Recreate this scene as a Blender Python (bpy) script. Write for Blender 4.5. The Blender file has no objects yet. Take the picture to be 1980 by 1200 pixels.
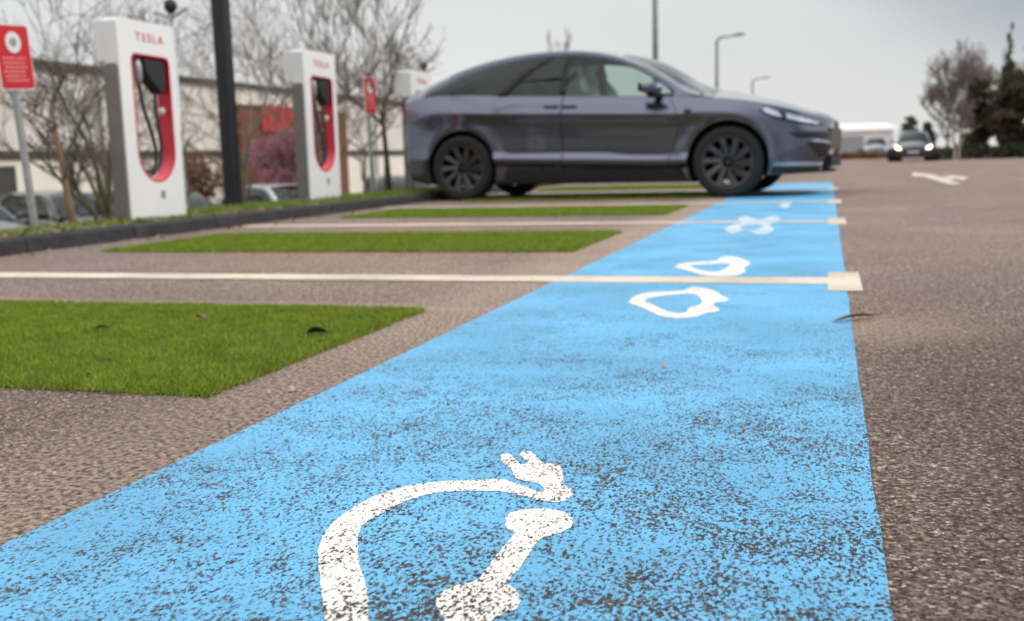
import bpy, bmesh, math, random
import numpy as np
from mathutils import Vector, Matrix, noise
from mathutils.geometry import delaunay_2d_cdt
R = math.radians
random.seed(7); rng = np.random.default_rng(7)
scn = bpy.context.scene
col = scn.collection

# ------------------------------------------------------------------ camera
CAM_M = ((0.9568, -0.0157, 0.2903), (0.2896, 0.1465, -0.9459), (-0.0276, 0.9891, 0.1447))
cd = bpy.data.cameras.new('camera'); cam = bpy.data.objects.new('camera', cd); col.objects.link(cam)
q = Matrix(CAM_M).to_quaternion().to_matrix().to_4x4()
cam.matrix_world = Matrix.Translation((0, 0, .47)) @ q
cd.sensor_width = 36; cd.lens = 36 * 2000 / 1980; cd.clip_start = .05; cd.clip_end = 3000
cd.dof.use_dof = True; cd.dof.focus_distance = 1.45; cd.dof.aperture_fstop = 4.9
scn.camera = cam

# ------------------------------------------------------------------ world, sun, exposure
SUN_EL, SUN_AZ = R(52), R(78)          # azimuth from +Y towards +X
w = bpy.data.worlds.new('World'); scn.world = w; w.use_nodes = True
nt = w.node_tree; nt.nodes.clear()
def wn(t, **k):
    n = nt.nodes.new(t)
    for a, b in k.items(): setattr(n, a, b)
    return n
L = nt.links.new
out = wn('ShaderNodeOutputWorld'); bg = wn('ShaderNodeBackground'); bg.inputs[1].default_value = .1
L(bg.outputs[0], out.inputs[0])
sky = wn('ShaderNodeTexSky', sky_type='NISHITA', sun_disc=False, sun_elevation=SUN_EL, sun_rotation=SUN_AZ)
tc = wn('ShaderNodeTexCoord'); sep = wn('ShaderNodeSeparateXYZ'); L(tc.outputs['Generated'], sep.inputs[0])
mp = wn('ShaderNodeMapping'); mp.inputs['Scale'].default_value = (2.2, 2.2, 5.5); L(tc.outputs['Generated'], mp.inputs[0])
nz = wn('ShaderNodeTexNoise'); nz.inputs['Scale'].default_value = 1.3; nz.inputs['Detail'].default_value = 4; nz.inputs['Roughness'].default_value = .45
L(mp.outputs[0], nz.inputs[0])
def math_(op, a, b=None, c=None, clamp=False):
    m = wn('ShaderNodeMath', operation=op, use_clamp=clamp)
    for i, v in enumerate((a, b, c)):
        if v is None: continue
        if isinstance(v, (int, float)): m.inputs[i].default_value = v
        else: L(v, m.inputs[i])
    return m.outputs[0]
def mrange(v, a, b, c=0., d=1.):
    m = wn('ShaderNodeMapRange', interpolation_type='SMOOTHSTEP'); L(v, m.inputs[0])
    for i, x in enumerate((a, b, c, d)): m.inputs[i + 1].default_value = x
    return m.outputs[0]
nj = math_('MULTIPLY_ADD', nz.outputs[0], .16, -.08)
side = mrange(math_('ADD', sep.outputs[0], nj), -.07, .21)            # slate cloud bank to the right
elev = mrange(math_('ADD', sep.outputs[2], nj), .015, .16)
bank = math_('MULTIPLY', math_('MULTIPLY', side, elev), mrange(sep.outputs[0], .32, .62, 1., 0.))
zen = mrange(sep.outputs[2], .12, .85, 5.8, 12.5)                     # overcast brighter overhead
mixc = wn('ShaderNodeMix', data_type='RGBA'); L(bank, mixc.inputs[0])
mixc.inputs[6].default_value = (1, 1, .995, 1); mixc.inputs[7].default_value = (.36, .425, .51, 1)
vv = math_('MULTIPLY', zen, math_('MULTIPLY_ADD', nz.outputs[0], .22, .89))
sc_ = wn('ShaderNodeVectorMath', operation='SCALE'); L(mixc.outputs[2], sc_.inputs[0]); L(vv, sc_.inputs['Scale'])
mixs = wn('ShaderNodeMix', data_type='RGBA'); mixs.inputs[0].default_value = .93
L(sky.outputs[0], mixs.inputs[6]); L(sc_.outputs[0], mixs.inputs[7]); L(mixs.outputs[2], bg.inputs[0])
sd = bpy.data.lights.new('sun', 'SUN'); sd.energy = 1.2; sd.angle = R(25); sd.color = (1, .965, .91)
so = bpy.data.objects.new('sun', sd); col.objects.link(so)
sdir = Vector((math.sin(SUN_AZ) * math.cos(SUN_EL), math.cos(SUN_AZ) * math.cos(SUN_EL), math.sin(SUN_EL)))
so.rotation_euler = sdir.to_track_quat('Z', 'Y').to_euler(); so.location = sdir * 50
scn.view_settings.view_transform = 'Standard'; scn.view_settings.look = 'None'
scn.view_settings.exposure = .40; scn.view_settings.gamma = 1
scn.render.film_transparent = False
scn.cycles.max_bounces = 8; scn.cycles.transparent_max_bounces = 12

# ------------------------------------------------------------------ materials
def mat(name, base=(.5, .5, .5), rough=.6, metal=0., coat=0., spec=.5, var=0., vscale=6., bump=0., bscale=60., emit=None):
    m = bpy.data.materials.new(name); m.use_nodes = True; t = m.node_tree; p = t.nodes['Principled BSDF']
    p.inputs['Roughness'].default_value = rough; p.inputs['Metallic'].default_value = metal
    p.inputs['Coat Weight'].default_value = coat; p.inputs['Coat Roughness'].default_value = .06
    p.inputs['Specular IOR Level'].default_value = spec
    p.inputs['Base Color'].default_value = (*base, 1)
    c = t.nodes.new('ShaderNodeTexCoord')
    if var:
        n = t.nodes.new('ShaderNodeTexNoise'); n.inputs['Scale'].default_value = vscale; n.inputs['Detail'].default_value = 6
        n.inputs['Roughness'].default_value = .65
        t.links.new(c.outputs['Object'], n.inputs[0])
        r = t.nodes.new('ShaderNodeValToRGB'); r.color_ramp.elements[0].position = .3; r.color_ramp.elements[1].position = .7
        r.color_ramp.elements[0].color = (*[max(0, v * (1 - var)) for v in base], 1)
        r.color_ramp.elements[1].color = (*[min(1, v * (1 + var)) for v in base], 1)
        t.links.new(n.outputs[0], r.inputs[0]); t.links.new(r.outputs[0], p.inputs['Base Color'])
        mr = t.nodes.new('ShaderNodeMapRange'); mr.inputs[3].default_value = max(0, rough - .1); mr.inputs[4].default_value = min(1, rough + .12)
        t.links.new(n.outputs[0], mr.inputs[0]); t.links.new(mr.outputs[0], p.inputs['Roughness'])
    if bump:
        n = t.nodes.new('ShaderNodeTexNoise'); n.inputs['Scale'].default_value = bscale; n.inputs['Detail'].default_value = 4
        t.links.new(c.outputs['Object'], n.inputs[0])
        b = t.nodes.new('ShaderNodeBump'); b.inputs['Strength'].default_value = bump; b.inputs['Distance'].default_value = .01
        t.links.new(n.outputs[0], b.inputs['Height']); t.links.new(b.outputs[0], p.inputs['Normal'])
    if emit:
        p.inputs['Emission Color'].default_value = (*emit[:3], 1); p.inputs['Emission Strength'].default_value = emit[3]
    return m

def leafmat(name, c0, c1, scale=3., c2=None, rough=.6, trans=.25):
    m = bpy.data.materials.new(name); m.use_nodes = True; t = m.node_tree; p = t.nodes['Principled BSDF']
    g = t.nodes.new('ShaderNodeTexCoord'); n = t.nodes.new('ShaderNodeTexNoise'); n.inputs['Scale'].default_value = scale; n.inputs['Detail'].default_value = 8
    n.inputs['Roughness'].default_value = .8
    t.links.new(g.outputs['Object'], n.inputs[0]); r = t.nodes.new('ShaderNodeValToRGB'); e = r.color_ramp.elements
    e[0].position = .36; e[0].color = (*c0, 1); e[1].position = .64; e[1].color = (*c1, 1)
    if c2: k = e.new(.72); k.color = (*c2, 1)
    t.links.new(n.outputs[0], r.inputs[0]); t.links.new(r.outputs[0], p.inputs['Base Color']); p.inputs['Roughness'].default_value = rough
    tr = t.nodes.new('ShaderNodeBsdfTranslucent'); t.links.new(r.outputs[0], tr.inputs[0])
    mx = t.nodes.new('ShaderNodeMixShader'); mx.inputs[0].default_value = trans
    t.links.new(p.outputs[0], mx.inputs[1]); t.links.new(tr.outputs[0], mx.inputs[2])
    t.links.new(mx.outputs[0], t.nodes['Material Output'].inputs[0])
    return m

def asphalt_nodes(t, tex, tint=1.0):
    """aggregate chips in brown-grey binder; returns colour and height sockets"""
    def N(k, **a):
        n = t.nodes.new(k)
        for x, y in a.items(): setattr(n, x, y)
        return n
    lk = t.links.new
    v = N('ShaderNodeTexVoronoi'); v.inputs['Scale'].default_value = 210; lk(tex, v.inputs['Vector'])
    sp = N('ShaderNodeSeparateColor'); lk(v.outputs['Color'], sp.inputs[0])
    r = N('ShaderNodeValToRGB'); e = r.color_ramp.elements
    e[0].position = 0; e[0].color = (.040, .028, .021, 1); e[1].position = 1; e[1].color = (.72, .60, .50, 1)
    for ps, c in ((.28, (.120, .086, .066)), (.60, (.225, .168, .135)), (.85, (.32, .248, .203)), (.95, (.45, .37, .31))):
        k = e.new(ps); k.color = (*c, 1)
    lk(sp.outputs[0], r.inputs[0])
    n1 = N('ShaderNodeTexNoise'); n1.inputs['Scale'].default_value = 90; n1.inputs['Detail'].default_value = 5; lk(tex, n1.inputs[0])
    n2 = N('ShaderNodeTexNoise'); n2.inputs['Scale'].default_value = .9; n2.inputs['Detail'].default_value = 5; n2.inputs['Roughness'].default_value = .6; lk(tex, n2.inputs[0])
    m1 = N('ShaderNodeMapRange'); lk(n1.outputs[0], m1.inputs[0])
    for i, x in enumerate((.32, .68, .38 * tint, 1.24 * tint)): m1.inputs[i + 1].default_value = x
    m2 = N('ShaderNodeMapRange'); lk(n2.outputs[0], m2.inputs[0])
    for i, x in enumerate((.3, .7, .84, 1.16)): m2.inputs[i + 1].default_value = x
    mu = N('ShaderNodeMath', operation='MULTIPLY'); lk(m1.outputs[0], mu.inputs[0]); lk(m2.outputs[0], mu.inputs[1])
    # vignette and view-angle shading put into the colour: near lane darker, far ground lighter
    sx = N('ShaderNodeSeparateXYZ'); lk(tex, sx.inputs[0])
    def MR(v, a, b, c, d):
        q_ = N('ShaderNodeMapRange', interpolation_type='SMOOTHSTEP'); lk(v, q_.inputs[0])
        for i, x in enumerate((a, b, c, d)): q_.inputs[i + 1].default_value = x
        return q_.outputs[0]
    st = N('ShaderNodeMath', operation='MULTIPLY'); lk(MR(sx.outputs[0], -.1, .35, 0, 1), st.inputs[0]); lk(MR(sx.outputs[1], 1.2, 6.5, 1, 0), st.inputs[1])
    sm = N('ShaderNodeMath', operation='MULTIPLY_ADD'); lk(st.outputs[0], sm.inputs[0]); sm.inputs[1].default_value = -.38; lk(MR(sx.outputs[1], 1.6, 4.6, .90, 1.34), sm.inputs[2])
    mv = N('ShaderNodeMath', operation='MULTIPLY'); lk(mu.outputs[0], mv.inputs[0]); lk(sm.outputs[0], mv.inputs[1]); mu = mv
    n3 = N('ShaderNodeTexNoise'); n3.inputs['Scale'].default_value = .55; n3.inputs['Detail'].default_value = 4; lk(tex, n3.inputs[0])
    tr = N('ShaderNodeValToRGB'); lk(n3.outputs[0], tr.inputs[0]); te = tr.color_ramp.elements
    te[0].position = .36; te[0].color = (.93, .90, .98, 1); te[1].position = .66; te[1].color = (1.10, .99, .90, 1)
    db = N('ShaderNodeMath', operation='MULTIPLY'); lk(MR(sx.outputs[0], -1.5, -1.12, 0, 1), db.inputs[0]); lk(MR(sx.outputs[0], -1.02, -.85, 1, 0), db.inputs[1])
    df = N('ShaderNodeMath', operation='MULTIPLY'); lk(db.outputs[0], df.inputs[0]); lk(MR(n1.outputs[0], .35, .6, .15, .75), df.inputs[1])
    d2 = N('ShaderNodeMath', operation='MULTIPLY'); lk(MR(n2.outputs[0], .54, .70, 0, .18), d2.inputs[0]); lk(MR(n1.outputs[0], .35, .6, .2, 1.), d2.inputs[1])
    dm0 = N('ShaderNodeMath', operation='MAXIMUM'); lk(df.outputs[0], dm0.inputs[0]); lk(d2.outputs[0], dm0.inputs[1])
    # blown sand caught beside the leaf and along the turf
    vd = N('ShaderNodeVectorMath', operation='DISTANCE'); lk(tex, vd.inputs[0]); vd.inputs[1].default_value = (.16, 2.88, 0)
    pa = N('ShaderNodeMath', operation='MULTIPLY'); lk(MR(vd.outputs['Value'], .05, .36, 1, 0), pa.inputs[0]); lk(MR(n1.outputs[0], .35, .6, .2, .9), pa.inputs[1])
    yb = N('ShaderNodeMath', operation='MULTIPLY'); lk(MR(sx.outputs[1], 2.98, 3.06, 0, .8), yb.inputs[0]); lk(MR(sx.outputs[1], 3.08, 3.24, 1, 0), yb.inputs[1])
    yc = N('ShaderNodeMath', operation='MULTIPLY'); lk(yb.outputs[0], yc.inputs[0]); lk(MR(sx.outputs[0], -1.1, -.9, 1, 0), yc.inputs[1])
    dm1 = N('ShaderNodeMath', operation='MAXIMUM'); lk(pa.outputs[0], dm1.inputs[0]); lk(yc.outputs[0], dm1.inputs[1])
    dm = N('ShaderNodeMath', operation='MAXIMUM'); lk(dm0.outputs[0], dm.inputs[0]); lk(dm1.outputs[0], dm.inputs[1])
    tm = N('ShaderNodeMix', data_type='RGBA', blend_type='MULTIPLY'); tm.inputs[0].default_value = 1; lk(r.outputs[0], tm.inputs[6]); lk(tr.outputs[0], tm.inputs[7])
    dx = N('ShaderNodeMix', data_type='RGBA'); lk(dm.outputs[0], dx.inputs[0]); lk(tm.outputs[2], dx.inputs[6]); dx.inputs[7].default_value = (.37, .275, .215, 1)
    s = N('ShaderNodeVectorMath', operation='SCALE'); lk(dx.outputs[2], s.inputs[0]); lk(mu.outputs[0], s.inputs['Scale'])
    hh = N('ShaderNodeMath', operation='MULTIPLY_ADD'); lk(sp.outputs[1], hh.inputs[0]); hh.inputs[1].default_value = .6; lk(n1.outputs[0], hh.inputs[2])
    return s.outputs[0], hh.outputs[0]

def make_asphalt():
    m = bpy.data.materials.new('asphalt'); m.use_nodes = True; t = m.node_tree; p = t.nodes['Principled BSDF']
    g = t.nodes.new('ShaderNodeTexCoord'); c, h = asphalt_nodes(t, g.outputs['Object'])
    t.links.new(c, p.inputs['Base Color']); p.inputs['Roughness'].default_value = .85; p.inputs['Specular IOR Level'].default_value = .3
    b = t.nodes.new('ShaderNodeBump'); b.inputs['Strength'].default_value = .7; b.inputs['Distance'].default_value = .004
    t.links.new(h, b.inputs['Height']); t.links.new(b.outputs[0], p.inputs['Normal'])
    return m

def make_paint(name, colr, wear, near_wear, fine=240.):
    """road paint worn through to the asphalt chips"""
    m = bpy.data.materials.new(name); m.use_nodes = True; t = m.node_tree; p = t.nodes['Principled BSDF']; lk = t.links.new
    def N(k, **a):
        n = t.nodes.new(k)
        for x, y in a.items(): setattr(n, x, y)
        return n
    def MR(v, a, b, c, d, sm=True):
        n = N('ShaderNodeMapRange', interpolation_type='SMOOTHSTEP' if sm else 'LINEAR'); lk(v, n.inputs[0])
        for i, x in enumerate((a, b, c, d)): n.inputs[i + 1].default_value = x
        return n.outputs[0]
    def MA(op, a, b, c=None):
        n = N('ShaderNodeMath', operation=op)
        for i, v in enumerate((a, b, c)):
            if v is None: continue
            if isinstance(v, (int, float)): n.inputs[i].default_value = v
            else: lk(v, n.inputs[i])
        return n.outputs[0]
    g = N('ShaderNodeTexCoord'); tex = g.outputs['Object']
    ca, ha = asphalt_nodes(t, tex, .30)
    f = N('ShaderNodeTexNoise'); f.inputs['Scale'].default_value = fine; f.inputs['Detail'].default_value = 3; f.inputs['Roughness'].default_value = .62; ma = N('ShaderNodeMapping'); ma.inputs['Scale'].default_value = (1., .62, 1.); lk(tex, ma.inputs[0]); lk(ma.outputs[0], f.inputs[0])
    c1 = N('ShaderNodeTexNoise'); c1.inputs['Scale'].default_value = 3.8; c1.inputs['Detail'].default_value = 5; c1.inputs['Roughness'].default_value = .6; lk(tex, c1.inputs[0])
    c2 = N('ShaderNodeTexNoise'); c2.inputs['Scale'].default_value = 22; c2.inputs['Detail'].default_value = 3; lk(tex, c2.inputs[0])
    s = N('ShaderNodeSeparateXYZ'); lk(tex, s.inputs[0])
    # traffic wears the end of the strip and its outer side most
    ny = MR(s.outputs[1], .95, 3.6, 1, -.45); nx = MR(s.outputs[0], -.75, -.1, .6, 1.)
    nw = MA('MULTIPLY', MA('MULTIPLY', ny, nx), near_wear)
    thr = MA('ADD', MA('MULTIPLY_ADD', c1.outputs[0], .36, -.18), MA('MULTIPLY_ADD', c2.outputs[0], .20, -.10))
    val = MA('ADD', MA('ADD', f.outputs[0], thr), MA('ADD', nw, wear))
    mask = MR(val, .565, .635, 0, 1)
    tone = N('ShaderNodeTexNoise'); tone.inputs['Scale'].default_value = 2.0; tone.inputs['Detail'].default_value = 6; lk(tex, tone.inputs[0])
    tv = MA('MULTIPLY', MR(tone.outputs[0], .3, .7, .86, 1.14), MR(f.outputs[0], .3, .6, 1.05, .90))
    base = N('ShaderNodeVectorMath', operation='SCALE'); base.inputs[0].default_value = colr; lk(tv, base.inputs['Scale'])
    mx = N('ShaderNodeMix', data_type='RGBA'); lk(mask, mx.inputs[0]); lk(base.outputs[0], mx.inputs[6]); lk(ca, mx.inputs[7])
    lk(mx.outputs[2], p.inputs['Base Color']); p.inputs['Roughness'].default_value = .62; p.inputs['Specular IOR Level'].default_value = .35
    hh = MA('SUBTRACT', MA('MULTIPLY', ha, .5), MA('MULTIPLY', mask, .6))
    b = N('ShaderNodeBump'); b.inputs['Strength'].default_value = .55; b.inputs['Distance'].default_value = .003
    lk(hh, b.inputs['Height']); lk(b.outputs[0], p.inputs['Normal'])
    return m

def glassmat(name, tint, gloss=(.9, .95, .95), ior=1.5):
    m = bpy.data.materials.new(name); m.use_nodes = True; t = m.node_tree; t.nodes.remove(t.nodes['Principled BSDF'])
    tr = t.nodes.new('ShaderNodeBsdfTransparent'); tr.inputs[0].default_value = (*tint, 1)
    gl = t.nodes.new('ShaderNodeBsdfGlossy'); gl.inputs['Roughness'].default_value = .03; gl.inputs[0].default_value = (*gloss, 1)
    fr = t.nodes.new('ShaderNodeFresnel'); fr.inputs[0].default_value = ior
    mx = t.nodes.new('ShaderNodeMixShader'); t.links.new(fr.outputs[0], mx.inputs[0]); t.links.new(tr.outputs[0], mx.inputs[1]); t.links.new(gl.outputs[0], mx.inputs[2])
    t.links.new(mx.outputs[0], t.nodes['Material Output'].inputs[0]); return m

M = {}
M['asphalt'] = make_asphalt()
M['blue'] = make_paint('blue_road_paint', (.130, .415, .665), -.010, .088)
M['white_paint'] = make_paint('white_road_paint', (.80, .765, .70), -.03, .075)
M['faded_white'] = make_paint('faded_road_paint', (.52, .63, .70), -.05, .0)
M['cream_paint'] = make_paint('cream_line_paint', (.68, .58, .46), -.03, .0)
M['kerb'] = mat('dark_kerb_concrete', (.030, .029, .030), .8, var=.5, vscale=9, bump=.5, bscale=40)
M['soil'] = mat('verge_soil', (.095, .075, .040), .95, var=.6, vscale=5, bump=.8, bscale=30)
M['turf_soil'] = mat('turf_base', (.075, .10, .012), .95, var=.5, vscale=30, bump=.6, bscale=80)
M['grass'] = leafmat('turf_blades', (.135, .205, .008), (.285, .37, .022), 14, (.40, .42, .08), trans=.3)
M['vgrass'] = leafmat('verge_blades', (.12, .205, .022), (.26, .34, .05), 2.2, (.32, .26, .09), trans=.3)
M['litter'] = leafmat('leaf_litter', (.14, .075, .035), (.33, .21, .10), 11, (.45, .33, .18), trans=.1)
M['bark'] = mat('grey_brown_bark', (.14, .11, .085), .9, var=.35, vscale=14, bump=.6)
M['bark_moss'] = mat('mossy_bark', (.085, .080, .035), .9, var=.45, vscale=9, bump=.6)
M['bark_tan'] = mat('tan_bark', (.20, .130, .080), .9, var=.3, vscale=10, bump=.5)
M['bark_pale'] = mat('pale_birch_bark', (.42, .38, .31), .85, var=.3, vscale=8)
M['twigs'] = mat('purple_brown_twigs', (.20, .155, .135), .9, var=.3, vscale=3)
M['beech'] = leafmat('copper_leaves', (.17, .075, .030), (.34, .160, .065), 2.5)
M['blossom'] = leafmat('pink_blossom', (.42, .15, .22), (.75, .36, .46), 2.0)
M['ever'] = leafmat('evergreen_foliage', (.022, .036, .016), (.060, .080, .030), 1.1, trans=.12)
M['everb'] = leafmat('dark_brown_foliage', (.045, .032, .018), (.105, .075, .035), .9, trans=.12)
M['white'] = mat('white_moulded_shell', (.87, .87, .86), .32, coat=.3, var=.03, vscale=3)
M['red'] = mat('red_liner', (.66, .008, .04), .35, coat=.3, var=.06, vscale=5)
M['redtext'] = mat('red_lettering', (.74, .12, .16), .5)
M['greypanel'] = mat('grey_side_metal', (.22, .20, .185), .45, metal=.35, var=.12, vscale=6)
M['rubber'] = mat('black_rubber', (.014, .014, .015), .55, var=.2, vscale=20)
M['blackplastic'] = mat('black_plastic', (.018, .018, .02), .42)
M['signred'] = mat('sign_red', (.60, .010, .025), .45, var=.06, vscale=8)
M['signwhite'] = mat('sign_white', (.80, .78, .76), .45)
M['signpink'] = mat('sign_pale_lettering', (.78, .30, .28), .5)
M['galv'] = mat('galvanised_steel', (.42, .44, .45), .45, metal=.55, var=.2, vscale=15)
M['galv_dark'] = mat('weathered_steel', (.20, .205, .205), .55, metal=.4, var=.2, vscale=8)
M['blackpole'] = mat('black_pole_paint', (.012, .0125, .014), .42, var=.3, vscale=5)
M['carpaint'] = mat('graphite_car_paint', (.112, .122, .172), .20, metal=.92, coat=1., var=.04, vscale=2)
M['trim'] = mat('black_trim', (.010, .010, .011), .35)
M['mattetrim'] = mat('matte_black_trim', (.012, .012, .013), .75)
M['tyre'] = mat('tyre_rubber', (.018, .0175, .018), .8, var=.25, vscale=30)
M['rim'] = mat('dark_rim', (.075, .073, .076), .34, metal=.75, coat=.3)
M['disc'] = mat('brake_steel', (.12, .12, .12), .4, metal=.8)
M['tint'] = glassmat('dark_tinted_glass', (.09, .09, .095), ior=1.52)
M['clear'] = glassmat('green_clear_glass', (.66, .76, .72), ior=1.45)
M['lens'] = mat('headlamp_lens', (.62, .65, .70), .10, metal=.35, coat=1.)
M['taillens'] = mat('tail_lamp_lens', (.06, .008, .010), .12, coat=1.)
M['cabin'] = mat('dark_cabin_lining', (.025, .025, .028), .8)
M['seat'] = mat('cream_seat_leather', (.62, .62, .56), .5)
M['bright'] = mat('bright_strip', (.42, .43, .46), .35, metal=.2)
M['cladding'] = mat('warehouse_cladding', (.74, .71, .645), .6, var=.10, vscale=.6)
M['darkband'] = mat('dark_trim_band', (.060, .055, .052), .6, var=.2, vscale=1)
M['render'] = mat('cream_render', (.84, .80, .70), .75, var=.08, vscale=1)
M['brick'] = mat('red_brown_brick', (.185, .075, .038), .85, var=.25, vscale=7, bump=.4)
M['shopred'] = mat('red_fascia', (.55, .035, .030), .5, var=.08, vscale=2)
M['shopglass'] = mat('shop_glass', (.05, .06, .06), .08, spec=.8)
M['white_hall'] = mat('white_hall_sheet', (.84, .83, .82), .5, var=.04, vscale=.3)
M['lamp_on'] = mat('lit_headlamp', (.9, .85, .6), .2, emit=(1., .86, .50, 4.2))
M['leafbrown'] = mat('dry_leaf', (.20, .085, .035), .7, var=.3, vscale=30)
M['pebble'] = mat('pale_pebble', (.45, .38, .33), .8, var=.2, vscale=60)
def paintmat(n, c, metal=.4): return mat(n, c, .3, metal=metal, coat=1.)

# ------------------------------------------------------------------ mesh helpers
class MB:
    def __init__(s): s.v = []; s.f = []; s.mi = []
    def add(s, vs, fs, mi=0):
        b = len(s.v); s.v += [tuple(v) for v in vs]; s.f += [tuple(b + i for i in f) for f in fs]; s.mi += [mi] * len(fs)
    def box(s, x0, x1, y0, y1, z0, z1, mi=0, T=None):
        vs = [Vector((x, y, z)) for z in (z0, z1) for y in (y0, y1) for x in (x0, x1)]
        if T: vs = [T @ v for v in vs]
        s.add(vs, [(0, 2, 3, 1), (4, 5, 7, 6), (0, 1, 5, 4), (2, 6, 7, 3), (0, 4, 6, 2), (1, 3, 7, 5)], mi)
    def tube(s, pts, rad, n=8, mi=0, caps=True):
        pts = [Vector(p) for p in pts]; k = len(pts); rr = rad if isinstance(rad, (list, tuple)) else [rad] * k
        vs = []; up = None
        for i, p in enumerate(pts):
            d = (pts[min(i + 1, k - 1)] - pts[max(i - 1, 0)])
            d = d.normalized() if d.length > 1e-9 else Vector((0, 0, 1))
            if up is None: up = Vector((1, 0, 0)) if abs(d.x) < .8 else Vector((0, 1, 0))
            a = (up - d * up.dot(d)).normalized(); b = d.cross(a); up = a
            for j in range(n):
                t = 2 * math.pi * j / n; vs.append(p + (a * math.cos(t) + b * math.sin(t)) * rr[i])
        fs = [(i * n + j, i * n + (j + 1) % n, (i + 1) * n + (j + 1) % n, (i + 1) * n + j) for i in range(k - 1) for j in range(n)]
        if caps: fs += [tuple(range(n))[::-1], tuple((k - 1) * n + j for j in range(n))]
        s.add(vs, fs, mi)
    def lathe(s, prof, n=32, axis='Z', mi=0, c=(0, 0, 0), closed=False):
        vs = []; k = len(prof)
        for r, h in prof:
            for j in range(n):
                t = 2 * math.pi * j / n; a, b = r * math.cos(t), r * math.sin(t)
                v = {'Z': (a, b, h), 'Y': (a, h, b), 'X': (h, a, b)}[axis]; vs.append(tuple(v[i] + c[i] for i in range(3)))
        fs = [(i * n + j, i * n + (j + 1) % n, ((i + 1) % k) * n + (j + 1) % n, ((i + 1) % k) * n + j) for i in range(k if closed else k - 1) for j in range(n)]
        s.add(vs, fs, mi)
    def prism(s, poly, d0, d1, fn, mi=0):
        """poly in 2D, extruded along a third coordinate: fn(u, v, d) -> point"""
        n = len(poly); vs = [fn(u, v, d0) for u, v in poly] + [fn(u, v, d1) for u, v in poly]
        fs = [tuple(range(n))[::-1], tuple(range(n, 2 * n))] + [(i, (i + 1) % n, n + (i + 1) % n, n + i) for i in range(n)]
        s.add(vs, fs, mi)
    def build(s, name, mats, parent=None, smooth=False, angle=None, recalc=True):
        me = bpy.data.meshes.new(name); me.from_pydata(s.v, [], s.f)
        for m in (mats if isinstance(mats, (list, tuple)) else [mats]): me.materials.append(m)
        me.polygons.foreach_set('material_index', s.mi)
        if recalc:
            bm = bmesh.new(); bm.from_mesh(me); bmesh.ops.recalc_face_normals(bm, faces=bm.faces); bm.to_mesh(me); bm.free()
        if smooth:
            me.polygons.foreach_set('use_smooth', [True] * len(me.polygons))
            if angle: me.set_sharp_from_angle(angle=R(angle))
        o = bpy.data.objects.new(name, me); col.objects.link(o)
        if parent: o.parent = parent
        return o
def tag(o, label=None, cat=None, group=None, kind=None):
    for k, v in (('label', label), ('category', cat), ('group', group), ('kind', kind)):
        if v: o[k] = v
    return o
def root(name, loc, rz=0., label=None, cat=None, group=None):
    o = bpy.data.objects.new(name, None); col.objects.link(o); o.location = loc; o.rotation_euler.z = rz; o.empty_display_size = .2
    return tag(o, label, cat, group)
def copy_tree(o, parent=None):
    c = o.copy(); col.objects.link(c)
    if parent: c.parent = parent
    for ch in list(o.children): copy_tree(ch, c)
    return c
def bevel(o, wd, seg=2, ang=40):
    m = o.modifiers.new('bevel', 'BEVEL'); m.width = wd; m.segments = seg; m.limit_method = 'ANGLE'; m.angle_limit = R(ang)
    return o
def bake(o):
    dg = bpy.context.evaluated_depsgraph_get(); dg.update()
    me = bpy.data.meshes.new_from_object(o.evaluated_get(dg)); o.modifiers.clear(); o.data = me; return o
def fast_mesh(name, V, F, m, parent=None):
    """numpy verts (n,3), faces (k,3|4)"""
    me = bpy.data.meshes.new(name); k = F.shape[1]
    me.vertices.add(len(V)); me.vertices.foreach_set('co', V.astype(np.float32).ravel())
    me.loops.add(F.size); me.loops.foreach_set('vertex_index', F.astype(np.int32).ravel())
    me.polygons.add(len(F)); me.polygons.foreach_set('loop_start', np.arange(0, F.size, k, dtype=np.int32))
    me.update(calc_edges=True); me.materials.append(m)
    o = bpy.data.objects.new(name, me); col.objects.link(o)
    if parent: o.parent = parent
    return o

def smoothstep(a, b, x):
    t = min(1, max(0, (x - a) / (b - a))); return t * t * (3 - 2 * t)
def pl(tab):
    xs = [a for a, _ in tab]; ys = [b for _, b in tab]
    def f(x): return float(np.interp(x, xs, ys))
    return f
def cr(tab):
    """monotone-ish smooth interpolation (Catmull-Rom through the table)"""
    xs = np.array([a for a, _ in tab], float); ys = np.array([b for _, b in tab], float); m = np.gradient(ys, xs)
    def f(x):
        x = min(max(x, xs[0]), xs[-1]); i = min(int(np.searchsorted(xs, x, 'right')) - 1, len(xs) - 2); i = max(i, 0); h = xs[i + 1] - xs[i]; t = (x - xs[i]) / h
        return float((2*t**3-3*t**2+1)*ys[i] + (t**3-2*t**2+t)*h*m[i] + (-2*t**3+3*t**2)*ys[i+1] + (t**3-t**2)*h*m[i+1])
    return f

# ------------------------------------------------------------------ the setting: ground, verge, kerb
def dip(y): return -.2 * smoothstep(16, 60, y) if y > 16 else 0.
def ground():
    xs = [-700, -120, -40, -22, -12, -8.2, -6.2, -5.8, -4.7, -3, -1, 1, 4, 10, 25, 60, 200, 700]
    zx = [-1.46] * 6 + [-.2, -.06] + [0] * 10
    ys = [-120, -30, -8, -3, 0, 3, 6, 9, 12, 16, 19, 22, 26, 30, 35, 40, 45, 50, 55, 60, 80, 130, 250, 500, 1000, 1600]
    mb = MB(); mb.add([(x, y, z + dip(y)) for y in ys for x, z in zip(xs, zx)],
        [(j * len(xs) + i, j * len(xs) + i + 1, (j + 1) * len(xs) + i + 1, (j + 1) * len(xs) + i) for j in range(len(ys) - 1) for i in range(len(xs) - 1)])
    return tag(mb.build('asphalt_ground', M['asphalt'], smooth=True), kind='structure')
ground()
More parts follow.
